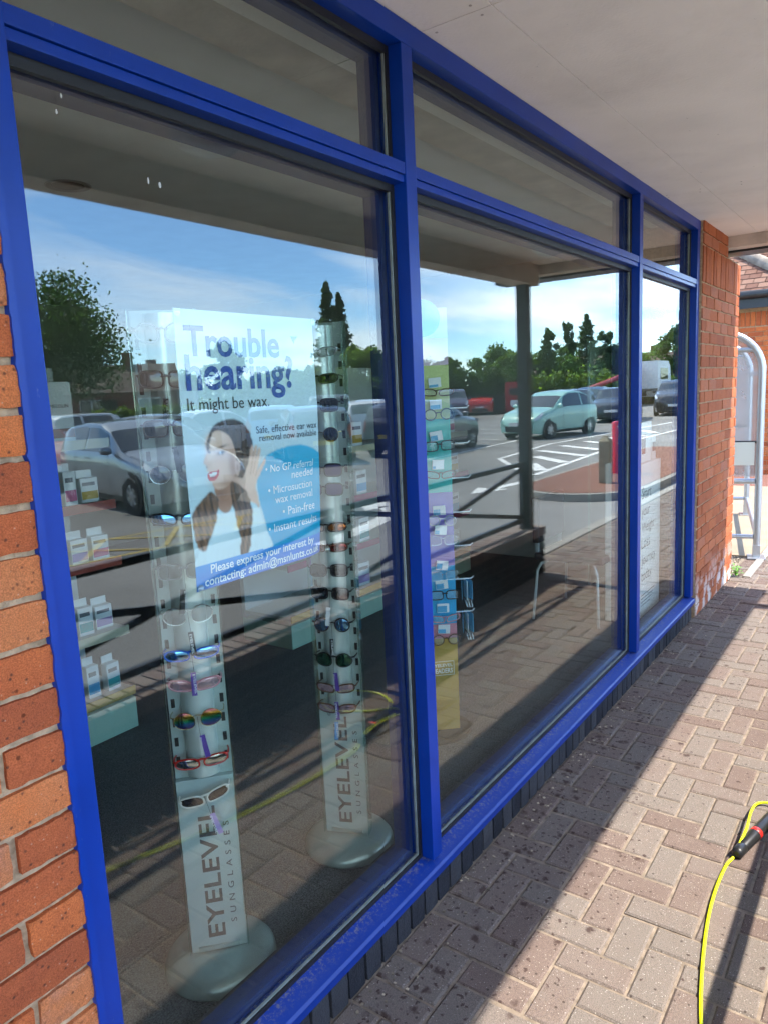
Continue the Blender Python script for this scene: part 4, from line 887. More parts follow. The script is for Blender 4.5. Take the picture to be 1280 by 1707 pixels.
ptext('Please express your interest by', .03, .842, .944, WINK, .016); ptext('contacting: admin@msnlunts.co.uk', -.012, .906, .988, WINK, .016)
for u, v in ((-.055, .985), (.925, .985), (-.05, .015), (.92, .015)):
    MB().lathe([(.009, 0), (.007, .004), (.003, .006), (.001, .007)], 16, Matrix.Translation((PXL + (u + .065) * PW - (PXL + PW / 2), .0775 - .09 + .007, PZT - v * PH - (PZT - PH))) @ Matrix.Rotation(PI / 2, 4, 'X')).build('suction_cup', glass_mat('clear sucker', .2) if 'clear sucker' not in MATS else MATS['clear sucker'], po, True)

# ------------------------------------------------------------------ pressure washer hose and lance
HOSE = mat('fluorescent yellow hose', (.62, .72, .0), .35)
def smooth(pts, n=10):
    P = np.array(pts, float); P = np.vstack([2 * P[0] - P[1], P, 2 * P[-1] - P[-2]]); out = []
    for i in range(1, len(P) - 2):
        for k in range(n):
            t = k / n; p0, p1, p2, p3 = P[i - 1:i + 3]
            out.append(.5 * (2 * p1 + (p2 - p0) * t + (2 * p0 - 5 * p1 + 4 * p2 - p3) * t * t + (3 * p1 - p0 - 3 * p2 + p3) * t ** 3))
    out.append(P[-2]); return [tuple(q) for q in out]
hz = .0055
hs = empty('washer_hose', 'fluorescent yellow pressure hose lying across the block paving', 'hose', (2.4, -0.73, 0))
def hose(pts): MB().tube([(x - 2.4, y + .73, z) for x, y, z in smooth(pts)], .0048, 8).build('hose_run', HOSE, hs, True)
hose([(2.43, -.728, .012), (2.38, -.715, hz), (2.24, -.712, hz), (2.085, -.722, hz), (1.9, -.748, hz), (1.713, -.786, hz), (1.5, -.85, hz), (1.27, -.93, hz), (.9, -1.02, hz), (.4, -1.12, hz), (-.4, -1.15, hz)])
hose([(2.76, -.805, .018), (2.90, -.88, hz), (2.95, -1.02, hz), (2.88, -1.18, hz), (2.74, -1.20, hz), (2.66, -1.08, hz), (2.74, -.92, hz), (2.83, -.80, .012), (2.82, -.745, .012), (2.72, -.735, .03), (2.58, -.742, .040), (2.47, -.735, .03)])
ln = empty('hose_coupling', 'black hose coupling with red ring at the right edge of the paving', 'coupling', (2.44, -.735, .021), math.atan2(-.06, .27))
my = Matrix.Rotation(PI / 2, 4, 'Y')
RUB = mat('black coupling rubber', (.015, .015, .016), .35)
MB().lathe([(.010, 0), (.0175, .006), (.019, .012), (.019, .045), (.0175, .048), (.0175, .052), (.019, .055), (.0195, .13), (.0205, .135), (.0205, .15)], 24, my).build('sleeve', RUB, ln, True)
MB().lathe([(.0198, .150), (.0212, .152), (.0212, .168), (.0198, .170)], 24, my).build('red_ring', mat('red plastic', (.65, .02, .015), .35), ln, True)
MB().lathe([(.0205, .170), (.0205, .30), (.016, .32), (.010, .325)], 24, my).build('grip', RUB, ln, True)

# ------------------------------------------------------------------ beyond the pier: gravel, edging, shelter, next building
tag(MB().box(6.25, 7.05, -0.09, 1.6, -0.12, -0.015).build('gravel_bed', mat('gravel base', (.25, .2, .15), .95, var=.3, vscale=30)), kind='structure')
gv = MB(); rn = random.Random(5)
for _ in range(1500):
    x = rn.uniform(6.24, 7.0); y = rn.uniform(-.085, .75); s_ = rn.uniform(.006, .014)
    M = Matrix.Translation((x, y, -.012 + s_ * .3)) @ Matrix.Rotation(rn.uniform(0, 6), 4, 'Z') @ Matrix.Rotation(rn.uniform(-.5, .5), 4, 'X') @ Matrix.Diagonal((s_ * rn.uniform(.8, 1.5), s_, s_ * rn.uniform(.4, .8), 1))
    gv.add([tuple(M @ Vector(q)) for q in ((1, 0, 0), (-1, 0, 0), (0, 1, 0), (0, -1, 0), (0, 0, 1), (0, 0, -1))], [(0, 2, 4), (2, 1, 4), (1, 3, 4), (3, 0, 4), (2, 0, 5), (1, 2, 5), (3, 1, 5), (0, 3, 5)])
tag(gv.build('gravel', mat('mixed gravel', (.22, .185, .145), .9, isl=.55)), 'loose pale gravel beside the pier', kind='stuff')
for k in range(6): tag(MB().box(6.24 + k * .915, 7.145 + k * .915, -.155, -.097, -.15, .012, .006).build('edging_stone', CONC), kind='structure')
tag(MB().box(7.0, 11.6, -.09, 6, -.12, .004).build('concrete_apron', TAN), kind='structure')
tag(MB().box(11.6, 13.0, -1.5, 8, -.12, .006).build('brick_path', ramp_mat('red path paving', [(0, (.17, .08, .06)), (.5, (.22, .11, .085)), (1, (.20, .13, .10))], noise_scale=5)), kind='structure')
tag(MB().box(12.0, 40, -1.5, -.09, -.12, .004).build('far_walk', TAN), kind='structure')
ALU = mat('galvanised tube', (.46, .48, .51), .30, .75, var=.06, vscale=8)
POLY = mat('translucent polycarbonate', (.50, .50, .50), .35, trans=.6, var=.08, vscale=3)
sh = empty('shelter', 'silver tube shelter with curved hoops and cloudy plastic sheets behind the pier', 'shelter', (6.97, -.08, 0), math.atan2(.45, 2.19))
def hoop(x):
    pts = [(x, 0, .10), (x, 0, 1.60)] + [(x, .33 - .33 * math.cos(a), 1.62 + .33 * math.sin(a)) for a in np.linspace(.1, PI / 2, 9)] + [(x, 1.3, 1.99), (x, 2.0, 2.02)]
    h = MB().tube(pts, .030, 14).build('hoop', ALU, sh, True)
    MB().box(x - .03, x + .03, -.03, .03, .006, .12, .003).build('foot_post', ALU, sh); MB().box(x - .09, x + .09, -.07, .07, .004, .014, .002).build('foot_plate', ALU, sh)
    MB().tube([(x, 2.0, .01), (x, 2.0, 2.02)], .03, 12).build('rear_post', ALU, sh, True)
    for z, r in ((1.80, .02), (.68, .024), (.19, .02), (1.02, .012)): MB().tube([(x, .03, z), (x, 1.97, z)], r, 10).build('cross_rail', ALU if r > .015 else BLACKM, sh, True)
    MB().box(x - .003, x + .003, .03, 1.97, .72, 1.78).build('end_sheet', POLY, sh)
    m = MB(); m.grid([[(x - .003, y, 1.80), (x - .003, y, 1.62 + .33 * math.sqrt(max(0, 1 - ((.33 - min(y, .33)) / .33) ** 2)) + .02)] for y in np.linspace(.03, 1.95, 24)]); m.build('arch_sheet', POLY, sh)
for x in (0.0, 2.24): hoop(x)
for z in (.19, 1.60): MB().tube([(0.03, 0, z), (2.21, 0, z)], .022, 10).build('long_rail', ALU, sh, True)
MB().box(-.012, -.006, .04, .30, .82, 1.02, .001).build('notice_plate', mat('cream notice plate', (.66, .66, .58), .5), sh)
MB().box(.0, 2.24, .45, 1.98, 2.02, 2.026).build('roof_sheet', POLY, sh)
wd = empty('weed', 'small green weed sprouting at the foot of the brick pier', 'plant', (6.24, -.05, 0))
mb = MB(); rn = random.Random(2)
for _ in range(60):
    a = rn.uniform(0, 6.28); r = rn.uniform(.0, .055); z = rn.uniform(.005, .09); s_ = rn.uniform(.008, .018)
    M = Matrix.Translation((r * math.cos(a), r * math.sin(a), z)) @ Matrix.Rotation(a, 4, 'Z') @ Matrix.Rotation(rn.uniform(-.9, .3), 4, 'Y')
    mb.add([tuple(M @ Vector(q)) for q in ((-s_, 0, 0), (0, s_ * .6, .002), (s_ * 1.3, 0, 0), (0, -s_ * .6, .002))], [(0, 1, 2, 3)])
mb.build('leaves', mat('weed green', (.10, .26, .03), .5, isl=.4), wd)
for k in range(6): MB().tube([(0, 0, 0), (.03 * math.cos(k), .03 * math.sin(k), .08)], .0015, 5).build('stem', mat('weed green', (.10, .26, .03), .5), wd)
# next building
nb = empty('neighbouring_building', 'brick building with tiled roof and black gutter beyond the pier', 'building', (13.0, 0.5, 0))
MB().box(.012, 8, .012, 9, -.1, 2.62).build('wall_core', MORTAR, nb)
fld = MB()
for c in range(31):
    for k in range(14):
        y = .005 + k * .225 + (.1125 if c % 2 else 0); fld.box(0, .05, y, y + .215, .01 + c * .075, .01 + c * .075 + .065)
tag(fld.build('brick_courses', BRICK, nb), kind='stuff')
sb = MB().box(0, .05, 0, .065, 0, .215).mesh('brick', BRICK)
for k in range(24): o = link(bpy.data.objects.new('brick', sb), nb); o.location = (-.001, .005 + k * .075, 2.345)
MB().box(-.25, 8, -.25, 9, 2.62, 2.66).build('eaves_board', BLACKM, nb)
MB().box(-.27, -.25, -.27, 9, 2.60, 2.80).build('fascia', BLACKM, nb)
MB().tube([(-.32, -.3, 2.80), (-.32, 9, 2.80)], .06, 10).build('gutter', BLACKM, nb, True)
sl = math.tan(math.radians(33)); TILE = ramp_mat('clay roof tile', [(0, (.11, .055, .04)), (.5, (.17, .09, .062)), (1, (.21, .13, .095))], noise_scale=4, bump=.5)
rm = MB(); rm.add([(-.33, -.33, 2.79), (8, -.33, 2.79), (8, 9, 2.79), (-.33, 9, 2.79), (3.9, -.33, 2.79 + 4.2 * sl), (3.9, 9, 2.79 + 4.2 * sl)], [(3, 0, 4, 5), (1, 2, 5, 4), (0, 1, 4), (2, 3, 5), (0, 3, 2, 1)]); rf = rm.build('roof', TILE, nb)
tl = MB()
for r in range(30):
    s0 = r * .16; x0 = -.35 + s0 * math.cos(math.radians(33)); z0 = 2.80 + s0 * math.sin(math.radians(33)); 
    for k in range(34):
        y = -.35 + k * .17 + (.085 if r % 2 else 0)
        dx, dz = .17 * math.cos(math.radians(33)), .17 * math.sin(math.radians(33))
        tl.add([(x0, y, z0 + .02), (x0, y + .16, z0 + .02), (x0 + dx, y + .16, z0 + dz + .006), (x0 + dx, y, z0 + dz + .006), (x0, y, z0), (x0, y + .16, z0)], [(0, 3, 2, 1), (0, 1, 5, 4)])
tag(tl.build('roof_tiles', TILE, rf), kind='stuff')
MB().tube([(-.35, -.35, 2.83), (3.9, 3.9, 2.86 + 4.2 * sl)], .10, 10).build('ridge_band', mat('grey ridge mortar', (.22, .18, .14), .9, var=.3, vscale=8, bump=.6, bscale=30), rf, True)

# ------------------------------------------------------------------ cars in the car park (seen reflected)
PROF = dict(
    hatch=[(0, .56), (.012, .70), (.05, .88), (.13, .965), (.30, 1.0), (.46, .985), (.56, .90), (.70, .665), (.74, .64), (.88, .585), (.96, .50), (1, .38)],
    sedan=[(0, .56), (.02, .655), (.12, .69), (.16, .715), (.29, .945), (.42, 1.0), (.53, .97), (.68, .69), (.72, .665), (.9, .60), (.97, .50), (1, .38)],
    suv=[(0, .56), (.01, .75), (.04, .92), (.10, .985), (.3, 1), (.5, .985), (.58, .90), (.68, .71), (.72, .69), (.9, .63), (.97, .54), (1, .40)],
    mini=[(0, .46), (.015, .56), (.05, .66), (.10, .77), (.17, .90), (.26, .975), (.36, 1.0), (.48, .985), (.58, .89), (.73, .66), (.78, .63), (.90, .565), (.97, .46), (1, .34)])
CG = mat('tinted car glass', (.02, .026, .03), .04, coat=.6, spec=.8); TYRE = mat('tyre rubber', (.018, .018, .018), .8); RIM = mat('alloy rim', (.50, .51, .53), .3, .8)
HL = mat('headlamp', (.65, .68, .72), .1, .3, coat=1); TL = mat('tail lamp', (.35, .008, .012), .2, coat=.8); TRIM = mat('black car trim', (.015, .015, .016), .5)
PLW = mat('white plate', (.7, .7, .68), .5); PLY = mat('yellow plate', (.66, .48, .03), .5)
tyre_me = MB().lathe([(.62, -.5), (.9, -.5), (.985, -.36), (1, 0), (.985, .36), (.9, .5), (.62, .5)], 28, cap=False).mesh('tyre', TYRE, True)
def rim_mesh():
    m = MB(); m.lathe([(.66, .30), (.60, .42), (.52, .34), (.0005, .30)], 28, cap=False)
    for k in range(7): m.box(.05, .60, -.07, .07, .36, .44, M=Matrix.Rotation(2 * PI * k / 7, 4, 'Z'))
    m.lathe([(.13, .36), (.12, .47), (.001, .48)], 14, cap=False); return m.mesh('rim', RIM, True)
rim_me = rim_mesh()
def car(label, x, y, ang, kind, L, Wd, H, paint, roof=None, plate='AB'):
    c = empty('car', label, 'car', (x, y, -.1), math.radians(ang), 'cars in the car park')
    pm = mat('car paint ' + paint[0], paint[1], .28, paint[2] if len(paint) > 2 else .0, coat=.9)
    PR = np.array(PROF[kind]); w = Wd / 2; belt = .64 * H
    def sec(u, s):
        top = np.interp(u, PR[:, 0], PR[:, 1]) * H; wf = np.interp(u, [0, .015, .05, .15, .80, .93, .985, 1], [.70, .84, .94, 1, 1, .94, .82, .62]); ww = w * wf
        bl = min(belt * (1 - .05 * max(0, u - .5)), top - .05 * H); gf = max(0, min(1, (top - bl - .05 * H) / (H - belt))); wr = ww * (.90 - .15 * gf)
        bot = .17 + .10 * max(0, 1 - u / .08) + .06 * max(0, 1 - (1 - u) / .06)
        t = abs(s)
        yk = np.interp(t, [0, .10, .20, .27, .32, .58, .62, .74, .88, 1], [0, wr * .45, wr * .82, wr * .95, wr, ww * .965, ww * .985, ww, ww * .99, ww * .93])
        zk = np.interp(t, [0, .10, .20, .27, .32, .58, .62, .74, .88, 1], [top, top - .004, top - .018, top - .035, top - .06 * (gf * .7 + .3), bl, bl - .03, .56 * belt + .06, .36, bot])
        return Vector(((u - .5) * L, math.copysign(yk, s), zk))
    def patch(name, u0, u1, s0, s1, m, off=.006, nu_=6, nv_=5, par=None, skew=None):
        P = []
        for i in range(nu_ + 1):
            row = []
            for j in range(nv_ + 1):
                s = s0 + (s1 - s0) * j / nv_; a0, a1 = u0, u1
                if skew: a0 += skew[0] * j / nv_; a1 += skew[1] * j / nv_
                u = a0 + (a1 - a0) * i / nu_
                p = sec(u, s); du = sec(min(1, u + .004), s) - sec(max(0, u - .004), s); ds_ = sec(u, s + .01) - sec(u, s - .01)
                nn = du.cross(ds_)
                if nn.length > 1e-9: nn.normalize()
                ctr = Vector((p.x * .6, 0, .5 * H))
                if nn.dot(p - ctr) < 0: nn = -nn
                row.append(tuple(p + nn * off))
            P.append(row)
        return MB().grid(P).build(name, m, par or c, True)
    us = np.concatenate([[0, .006, .015, .03], np.linspace(.05, .95, 34), [.97, .985, .994, 1]]); ss = np.concatenate([np.linspace(-1, -.32, 14), np.linspace(-.27, .27, 11), np.linspace(.32, 1, 14)])
    P = [[tuple(sec(u, s)) for s in ss] for u in us]; m = MB(); m.grid(P); n = len(ss)
    m.f.append(tuple(range(n))); m.f.append(tuple((len(us) - 1) * n + k for k in range(n))[::-1])
    m.f += [(i * n, i * n + n - 1, (i + 1) * n + n - 1, (i + 1) * n) for i in range(len(us) - 1)]
    body = m.build('body', pm, c, True)
    rf0, ws0, ws1 = (.30, .55, .69) if kind == 'sedan' else (.12, .565, .69)
    if kind == 'mini': ws0, ws1 = .58, .725
    if roof: patch('roof_panel', rf0 + .02, ws0 - .03, -.25, .25, roof, .004)
    patch('windscreen', ws0 - .005, ws1, -.285, .285, CG, nu_=7, nv_=8)
    if kind == 'sedan': patch('rear_window', .175, .285, -.27, .27, CG)
    else: patch('rear_window', .018, .085, -.26, .26, CG)
    for s_ in (-1, 1):
        b0 = .36 if kind != 'mini' else .30
        patch('side_window', (.12 if kind != 'sedan' else .24), b0 - .01, s_ * .345, s_ * .565, CG, skew=(-.05 if kind != 'sedan' else -.05, 0), par=body)
        patch('side_window', b0 + .01, .555, s_ * .345, s_ * .565, CG, skew=(0, .085), par=body)
        patch('headlight', .885, .972, s_ * .38, s_ * .60, HL, .008)
        patch('tail_light', .004, .045, s_ * .42, s_ * .70, TL, .008)
        for u0 in ((.255, .415, .60) if kind != 'mini' else (.30, .60)): patch('door_seam', u0, u0 + .0035, s_ * .60, s_ * .93, TRIM, .003, 1, 6, body)
        patch('sill_trim', .27, .72, s_ * .945, s_ * .995, TRIM, .004, 4, 2, body)
        for u0 in ((.40, .27) if kind != 'mini' else (.36,)):
            hp = sec(u0, s_ * .64); MB().box(hp.x - .09, hp.x + .09, hp.y - .012, hp.y + .012, hp.z - .012, hp.z + .012, .004).build('door_handle', pm, body)
        mp_ = sec(ws1 - .045, s_ * .56); MB().lathe([(.001, -.11), (.055, -.09), (.07, 0), (.055, .06), (.001, .075)], 12, Matrix.Translation((mp_.x, mp_.y + s_ * .10, mp_.z + .06)) @ Matrix.Rotation(PI / 2, 4, 'X') @ Matrix.Diagonal((.8, 1.05, 1, 1))).build('wing_mirror', pm, body, True)
        wr_ = .30 if kind != 'suv' else .345
        if kind == 'mini': wr_ = .285
        for u in (.185, .80):
            wx = (u - .5) * L; side = w * (.985)
            MB().lathe([(wr_ + .055, -.06), (wr_ + .055, .0), (.02, .002)], 28, Matrix.Translation((wx, s_ * (side + .008), wr_ + .012)) @ Matrix.Rotation(-s_ * PI / 2, 4, 'X'), cap=False).build('wheel_arch', TRIM, body, True)
            wh = empty_part('wheel', c, (wx, s_ * (side - .075), wr_), s_, wr_)
    g0 = sec(.995, 0)
    MB().box(L / 2 - .03, L / 2 + .006, -w * .52, w * .52, .24, .42, .01).build('grille', TRIM, c)
    MB().box(L / 2 + .007, L / 2 + .02, -.26, .26, .44, .55, .003).build('number_plate', PLW, c)
    MB().box(-L / 2 - .02, -L / 2 - .001, -.26, .26, .50, .61, .003).build('number_plate', PLY, c)
    MB().box(-L / 2 - .012, -L / 2 + .1, -w * .66, w * .66, .22, .36, .01).build('rear_valance', TRIM, c)
    return c
def empty_part(name, parent, loc, s_, r):
    o = bpy.data.objects.new(name, None); link(o, parent); o.location = loc; o.rotation_euler = (-s_ * PI / 2, 0, 0); o.scale = (r, r, .21)
    link(bpy.data.objects.new('tyre', tyre_me), o); link(bpy.data.objects.new('rim', rim_me), o); return o
BLKR = mat('gloss black roof', (.012, .012, .013), .15, coat=.6)
car('mint green small three door hatchback beside the hatched road marking', 23.06, -8.55, 192.7, 'mini', 3.57, 1.63, 1.49, ('mint', (.30, .58, .50)))
car('silver five door hatchback parked facing the shop behind the left pane reflections', 7.87, -9.46, 101.5, 'hatch', 4.05, 1.75, 1.44, ('silver', (.26, .30, .34), .8))
car('dark grey saloon behind the silver hatchback', 11.6, -14.6, 170, 'sedan', 4.5, 1.8, 1.43, ('dark grey', (.06, .065, .075), .4))
car('red hatchback behind the rear of the silver hatchback', 8.45, -14.6, 100, 'hatch', 4.0, 1.74, 1.45, ('crimson', (.38, .02, .03)))
car('pale silver estate at the far left of the reflected car park', 12.4, -20.3, 175, 'suv', 4.6, 1.8, 1.5, ('pale silver', (.55, .57, .58), .6))
car('white saloon seen through the hearing poster', 14.6, -16.2, 200, 'sedan', 4.5, 1.8, 1.45, ('white', (.70, .72, .72)))
car('light blue hatchback seen through the hearing poster', 17.4, -15.6, -42, 'hatch', 4.1, 1.75, 1.46, ('light blue', (.12, .28, .5), .3))
car('navy hatchback showing its red tail lamp beside the white hatchback', 14.9, -11.9, -50, 'hatch', 4.2, 1.76, 1.45, ('navy', (.02, .035, .08), .3))
car('black off roader behind the small white hatchback', 22.4, -17.4, -40, 'suv', 4.6, 1.88, 1.72, ('black', (.012, .013, .015), .2))
car('small white hatchback seen from behind with a yellow plate', 19.1, -13.1, -41, 'hatch', 3.6, 1.62, 1.50, ('polar white', (.72, .73, .74)))
car('graphite hatchback driving past the reading glasses spinner', 17.5, -9.9, -4.7, 'hatch', 4.2, 1.78, 1.46, ('graphite', (.10, .10, .115), .5))
car('dark purple off roader in front of the red off roader', 35.2, -19.4, 150, 'suv', 4.5, 1.85, 1.7, ('dark plum', (.05, .03, .07), .3))
car('bright red off roader facing the shop far across the car park', 42.5, -21.6, 152, 'suv', 4.4, 1.85, 1.68, ('bright red', (.50, .015, .012)))
car('dark blue hatchback hidden behind the mint hatchback', 29.6, -11.0, 188, 'hatch', 4.2, 1.78, 1.47, ('midnight blue', (.015, .03, .07), .3))
car('black saloon with silver grille facing the red pillar', 32.2, -9.3, 168, 'sedan', 4.6, 1.82, 1.44, ('jet black', (.01, .01, .011)))
car('steel blue hatchback behind the black saloon', 38.9, -12.9, 170, 'hatch', 4.2, 1.78, 1.47, ('steel blue', (.04, .07, .13), .4))
car('charcoal off roader reflected in the narrow right pane', 37.2, -8.0, 170, 'suv', 4.5, 1.85, 1.65, ('charcoal', (.03, .032, .036), .3))

# lorry with crane
lo = empty('crane_lorry', 'white cabbed flatbed lorry with a red loading crane', 'lorry', (50.5, -14.2, -.1), math.radians(10))
CABW = mat('white cab paint', (.72, .73, .72), .35)
MB().prism([(-1.0, 0), (1.0, 0), (1.05, .9), (.85, 2.0), (.6, 2.35), (-1.0, 2.4)], -1.15, 1.15, Matrix.Translation((2.2, 0, .55)) @ Matrix.Rotation(PI / 2, 4, 'X')).build('cab', CABW, lo)
MB().box(3.12, 3.24, -1.0, 1.0, 1.75, 2.5, M=Matrix.Rotation(0, 4, 'Z')).build('windscreen', CG, lo)
for s_ in (-1, 1): MB().box(1.6, 2.7, s_ * 1.155 - .01, s_ * 1.155 + .01, 1.7, 2.45).build('side_window', CG, lo)
MB().box(-5.5, 1.1, -1.2, 1.2, .95, 1.1, .02).build('flatbed', TRIM, lo); MB().box(-5.5, 1.1, -.4, .4, .6, .94).build('chassis', TRIM, lo)
REDP = mat('red crane paint', (.42, .03, .02), .4)
for pts, nm in (([(.7, 0, 1.1), (.7, 0, 2.5)], 'crane_post'), ([(.7, 0, 2.5), (-3.2, .1, 1.75)], 'crane_arm'), ([(-3.2, .1, 1.75), (-6.4, .2, 1.25)], 'crane_jib')): MB().tube(pts, .16, 8).build(nm, REDP, lo)
for x in (2.4, -3.2, -4.4):
    for s_ in (-1, 1): w_ = empty_part('wheel', lo, (x, s_ * 1.0, .5), s_, .5)
# clothing bank, red pillar, bollard
cbk = empty('clothing_bank', 'red clothing bank container at the far side of the car park', 'container', (42.6, -19.0, -.1), math.radians(-25))
MB().box(-.75, .75, -.7, .7, .06, 1.95, .05).build('body', mat('faded red steel', (.36, .025, .03), .45, var=.15), cbk); MB().box(-.80, -.76, -.45, .45, 1.15, 1.55, .01).build('chute', TRIM, cbk); MB().box(-.70, .70, -.65, .65, 0, .07).build('skid', TRIM, cbk)
MB().box(-.78, -.752, -.4, .4, .45, .85).build('notice', WHT, cbk)
rp_ = empty('red_pillar', 'red round pillar with white marks on the brick island', 'pillar', (12.64, -2.86, .016))
MB().lathe([(.115, 0), (.115, .86), (.108, .885), (.085, .895), (.001, .9)], 28).build('body', mat('post red paint', (.56, .018, .022), .35, var=.06), rp_, True)
for z, h, a0, a1 in ((.60, .07, 2.2, 3.0), (.52, .02, 2.2, 3.1), (.30, .05, 2.3, 2.9), (.22, .02, 2.2, 3.0), (.80, .02, 2.2, 3.2), (.12, .03, 2.4, 3.0)):
    mk = MB(); mk.grid([[(.1158 * math.cos(a), .1158 * math.sin(a), z), (.1158 * math.cos(a), .1158 * math.sin(a), z + h)] for a in np.linspace(a0, a1, 10)]); mk.f = [q[::-1] for q in mk.f]; mk.build('white_mark', WHT, rp_)
tb = empty('timber_bollard', 'weathered timber bollard on the island left of the red pillar', 'bollard', (11.35, -2.65, .016))
TIMB = mat('weathered timber', (.26, .22, .15), .85, var=.25, vscale=9, bump=.5, bscale=40)
MB().box(-.085, .085, -.085, .085, 0, .66, .012).build('post', TIMB, tb); MB().add([(-.08, -.08, .661), (.08, -.08, .661), (.08, .08, .661), (-.08, .08, .661), (-.03, -.03, .74), (.03, -.03, .74), (.03, .03, .74), (-.03, .03, .74)], [(0, 1, 5, 4), (1, 2, 6, 5), (2, 3, 7, 6), (3, 0, 4, 7), (4, 5, 6, 7)]).build('chamfered_top', TIMB, tb)

# ------------------------------------------------------------------ trees, hedges, houses, fence across the car park
def polar(az, r): return (r * math.cos(math.radians(az)), 1.27 + r * math.sin(math.radians(az)))
def leaves(C3, Rr, n, size, rng, shell=.45):
    C3 = np.asarray(C3, float); Rr = np.asarray(Rr, float); k = rng.integers(0, len(C3), n)
    d = rng.normal(size=(n, 3)); d /= np.linalg.norm(d, axis=1)[:, None]; r = rng.random(n) ** shell
    p = C3[k] + d * Rr[k] * (r * np.where(rng.random(n) < .12, rng.uniform(1.0, 1.5, n), 1.0))[:, None]
    a = rng.normal(size=(n, 3)); a /= np.linalg.norm(a, axis=1)[:, None]; b_ = np.cross(a, rng.normal(size=(n, 3))); b_ /= np.linalg.norm(b_, axis=1)[:, None]
    s = size * rng.uniform(.6, 1.4, n)[:, None]
    V = np.stack([p - a * s, p + b_ * s * .6, p + a * s, p - b_ * s * .6], 1).reshape(-1, 3)
    return V, np.arange(4 * n).reshape(-1, 4)
def tree(label, az, r, h, rad, style, leaf, n=4200, seed=1, size=.16, name='tree'):
    rng = np.random.default_rng(seed); x, y = polar(az, r); t = empty(name, label, 'tree', (x, y, -.1), rng.uniform(0, 6), 'trees beyond the car park')
    tk = MB(); limbs = []
    if style == 'conifer':
        tk.tube([(0, 0, 0), (.05, 0, h * .5), (0, .03, h * .985)], [.16, .1, .015], 8)
        C3 = []; Rr = []
        for q in np.linspace(.08, .99, 46):
            rr = rad * (1 - q) ** .8 * rng.uniform(.7, 1.2) + .06
            for k in range(6):
                a = rng.uniform(0, 6.28); d = rr * rng.uniform(.35, .85); C3.append((d * math.cos(a), d * math.sin(a), h * q - d * .15)); Rr.append((rr * .30 + .07, rr * .30 + .07, h * .014 + .07))
    elif style == 'cedar':
        tk.tube([(0, 0, 0), (.1, 0, h * .5), (0, .1, h * .95)], [.22, .15, .04], 8); C3 = []; Rr = []
        for q in (.35, .45, .55, .63, .71, .79, .87, .94):
            rr = rad * (1.15 - q * .85) * rng.uniform(.8, 1.2)
            for k in range(5):
                a = rng.uniform(0, 6.28); d = rr * rng.uniform(.3, .8); C3.append((d * math.cos(a), d * math.sin(a), h * q + rng.uniform(-.4, .4))); s = rng.uniform(.25, .5); Rr.append((rr * s, rr * s, h * .05 * rng.uniform(.6, 1.3))); limbs.append([(0, 0, h * q - .2), (d * math.cos(a), d * math.sin(a), h * q)])
    else:
        tk.tube([(0, 0, 0), (.08, .05, h * .25), (0, .1, h * .55)], [.28, .2, .1], 8); C3 = []; Rr = []
        for k in range(26):
            d = rng.normal(size=3); d /= np.linalg.norm(d); q = rng.uniform(.45, .95)
            p = np.array([d[0] * rad * q * .85, d[1] * rad * q * .85, h * .56 + d[2] * h * .36 * q]); C3.append(p); s = rad * rng.uniform(.22, .40); Rr.append((s, s, s * (.75 if style != 'willow' else 1.25)))
            if k % 3 == 0: limbs.append([(0, .05, h * .3), tuple(p * .6 + np.array([0, 0, h * .15])), tuple(p)])
    tk.build('trunk', BARK, t, True)
    if limbs:
        lm = MB()
        for q in limbs: lm.tube(q, [.07] + [.045] * (len(q) - 2) + [.015], 5)
        lm.build('limbs', BARK, t, True)
    n = int(n * 1.9); size *= .68
    V, F = leaves(C3, Rr, n, size, rng); np_obj('crown', V, F, LEAFS[leaf], t)
tree('large dense broadleaf tree at the far left of the reflection', -61.2, 40, 8.2, 5.2, 'willow', 'dark', 15000, 11, .14)
tree('pale round topped tree behind the poster lettering', -47.4, 60, 7.6, 1.9, 'round', 'mid', 3600, 12)
tree('tall twin topped conifer left of the thick mullion', -39.55, 60, 10.4, 2.3, 'conifer', 'dark', 5200, 13, .17)
tree('slimmer second top of the tall conifer', -38.65, 60.5, 9.6, 2.0, 'conifer', 'dark', 4200, 14, .17)
tree('broad bright tree right of the tall conifer', -37.0, 50, 5.5, 2.2, 'round', 'light', 4200, 15)
tree('lower tree next to the thick mullion', -34.6, 52, 5.0, 2.0, 'round', 'mid', 3600, 16)
tree('small dark tree at the left edge of the middle pane', -30.6, 60, 4.7, 1.5, 'round', 'dark', 3000, 17)
tree('bushy tree left of the canopy post', -27.0, 58, 5.4, 2.1, 'round', 'mid', 4200, 18)
tree('bright tree just left of the canopy post', -25.4, 55, 4.6, 1.9, 'round', 'light', 3800, 19)
tree('dark yew beside the canopy post', -23.2, 55, 4.8, 2.0, 'conifer', 'dark', 3600, 20)
tree('bushy tree right of the canopy post', -22.3, 60, 4.9, 1.7, 'round', 'mid', 3600, 21)
tree('flat topped cedar above the bushy trees', -23.0, 78, 7.2, 2.0, 'cedar', 'dark', 3400, 22)
tree('open pine right of the canopy post', -21.6, 80, 7.7, 1.5, 'cedar', 'dark', 2600, 23)
tree('tall dark redwood above the house roofs', -20.3, 82, 8.7, 2.6, 'conifer', 'dark', 4600, 24, .18)
tree('spreading cedar beside the redwood', -19.0, 84, 6.9, 2.3, 'cedar', 'blue', 3600, 25)
tree('round tree at the right edge of the middle pane', -17.9, 86, 6.7, 2.2, 'round', 'dark', 3600, 26)
tree('bushy tree at the left of the narrow pane', -16.0, 70, 5.2, 2.0, 'round', 'mid', 3400, 27)
tree('tall round tree in the narrow right pane', -14.2, 66, 6.6, 2.0, 'round', 'dark', 4200, 28)
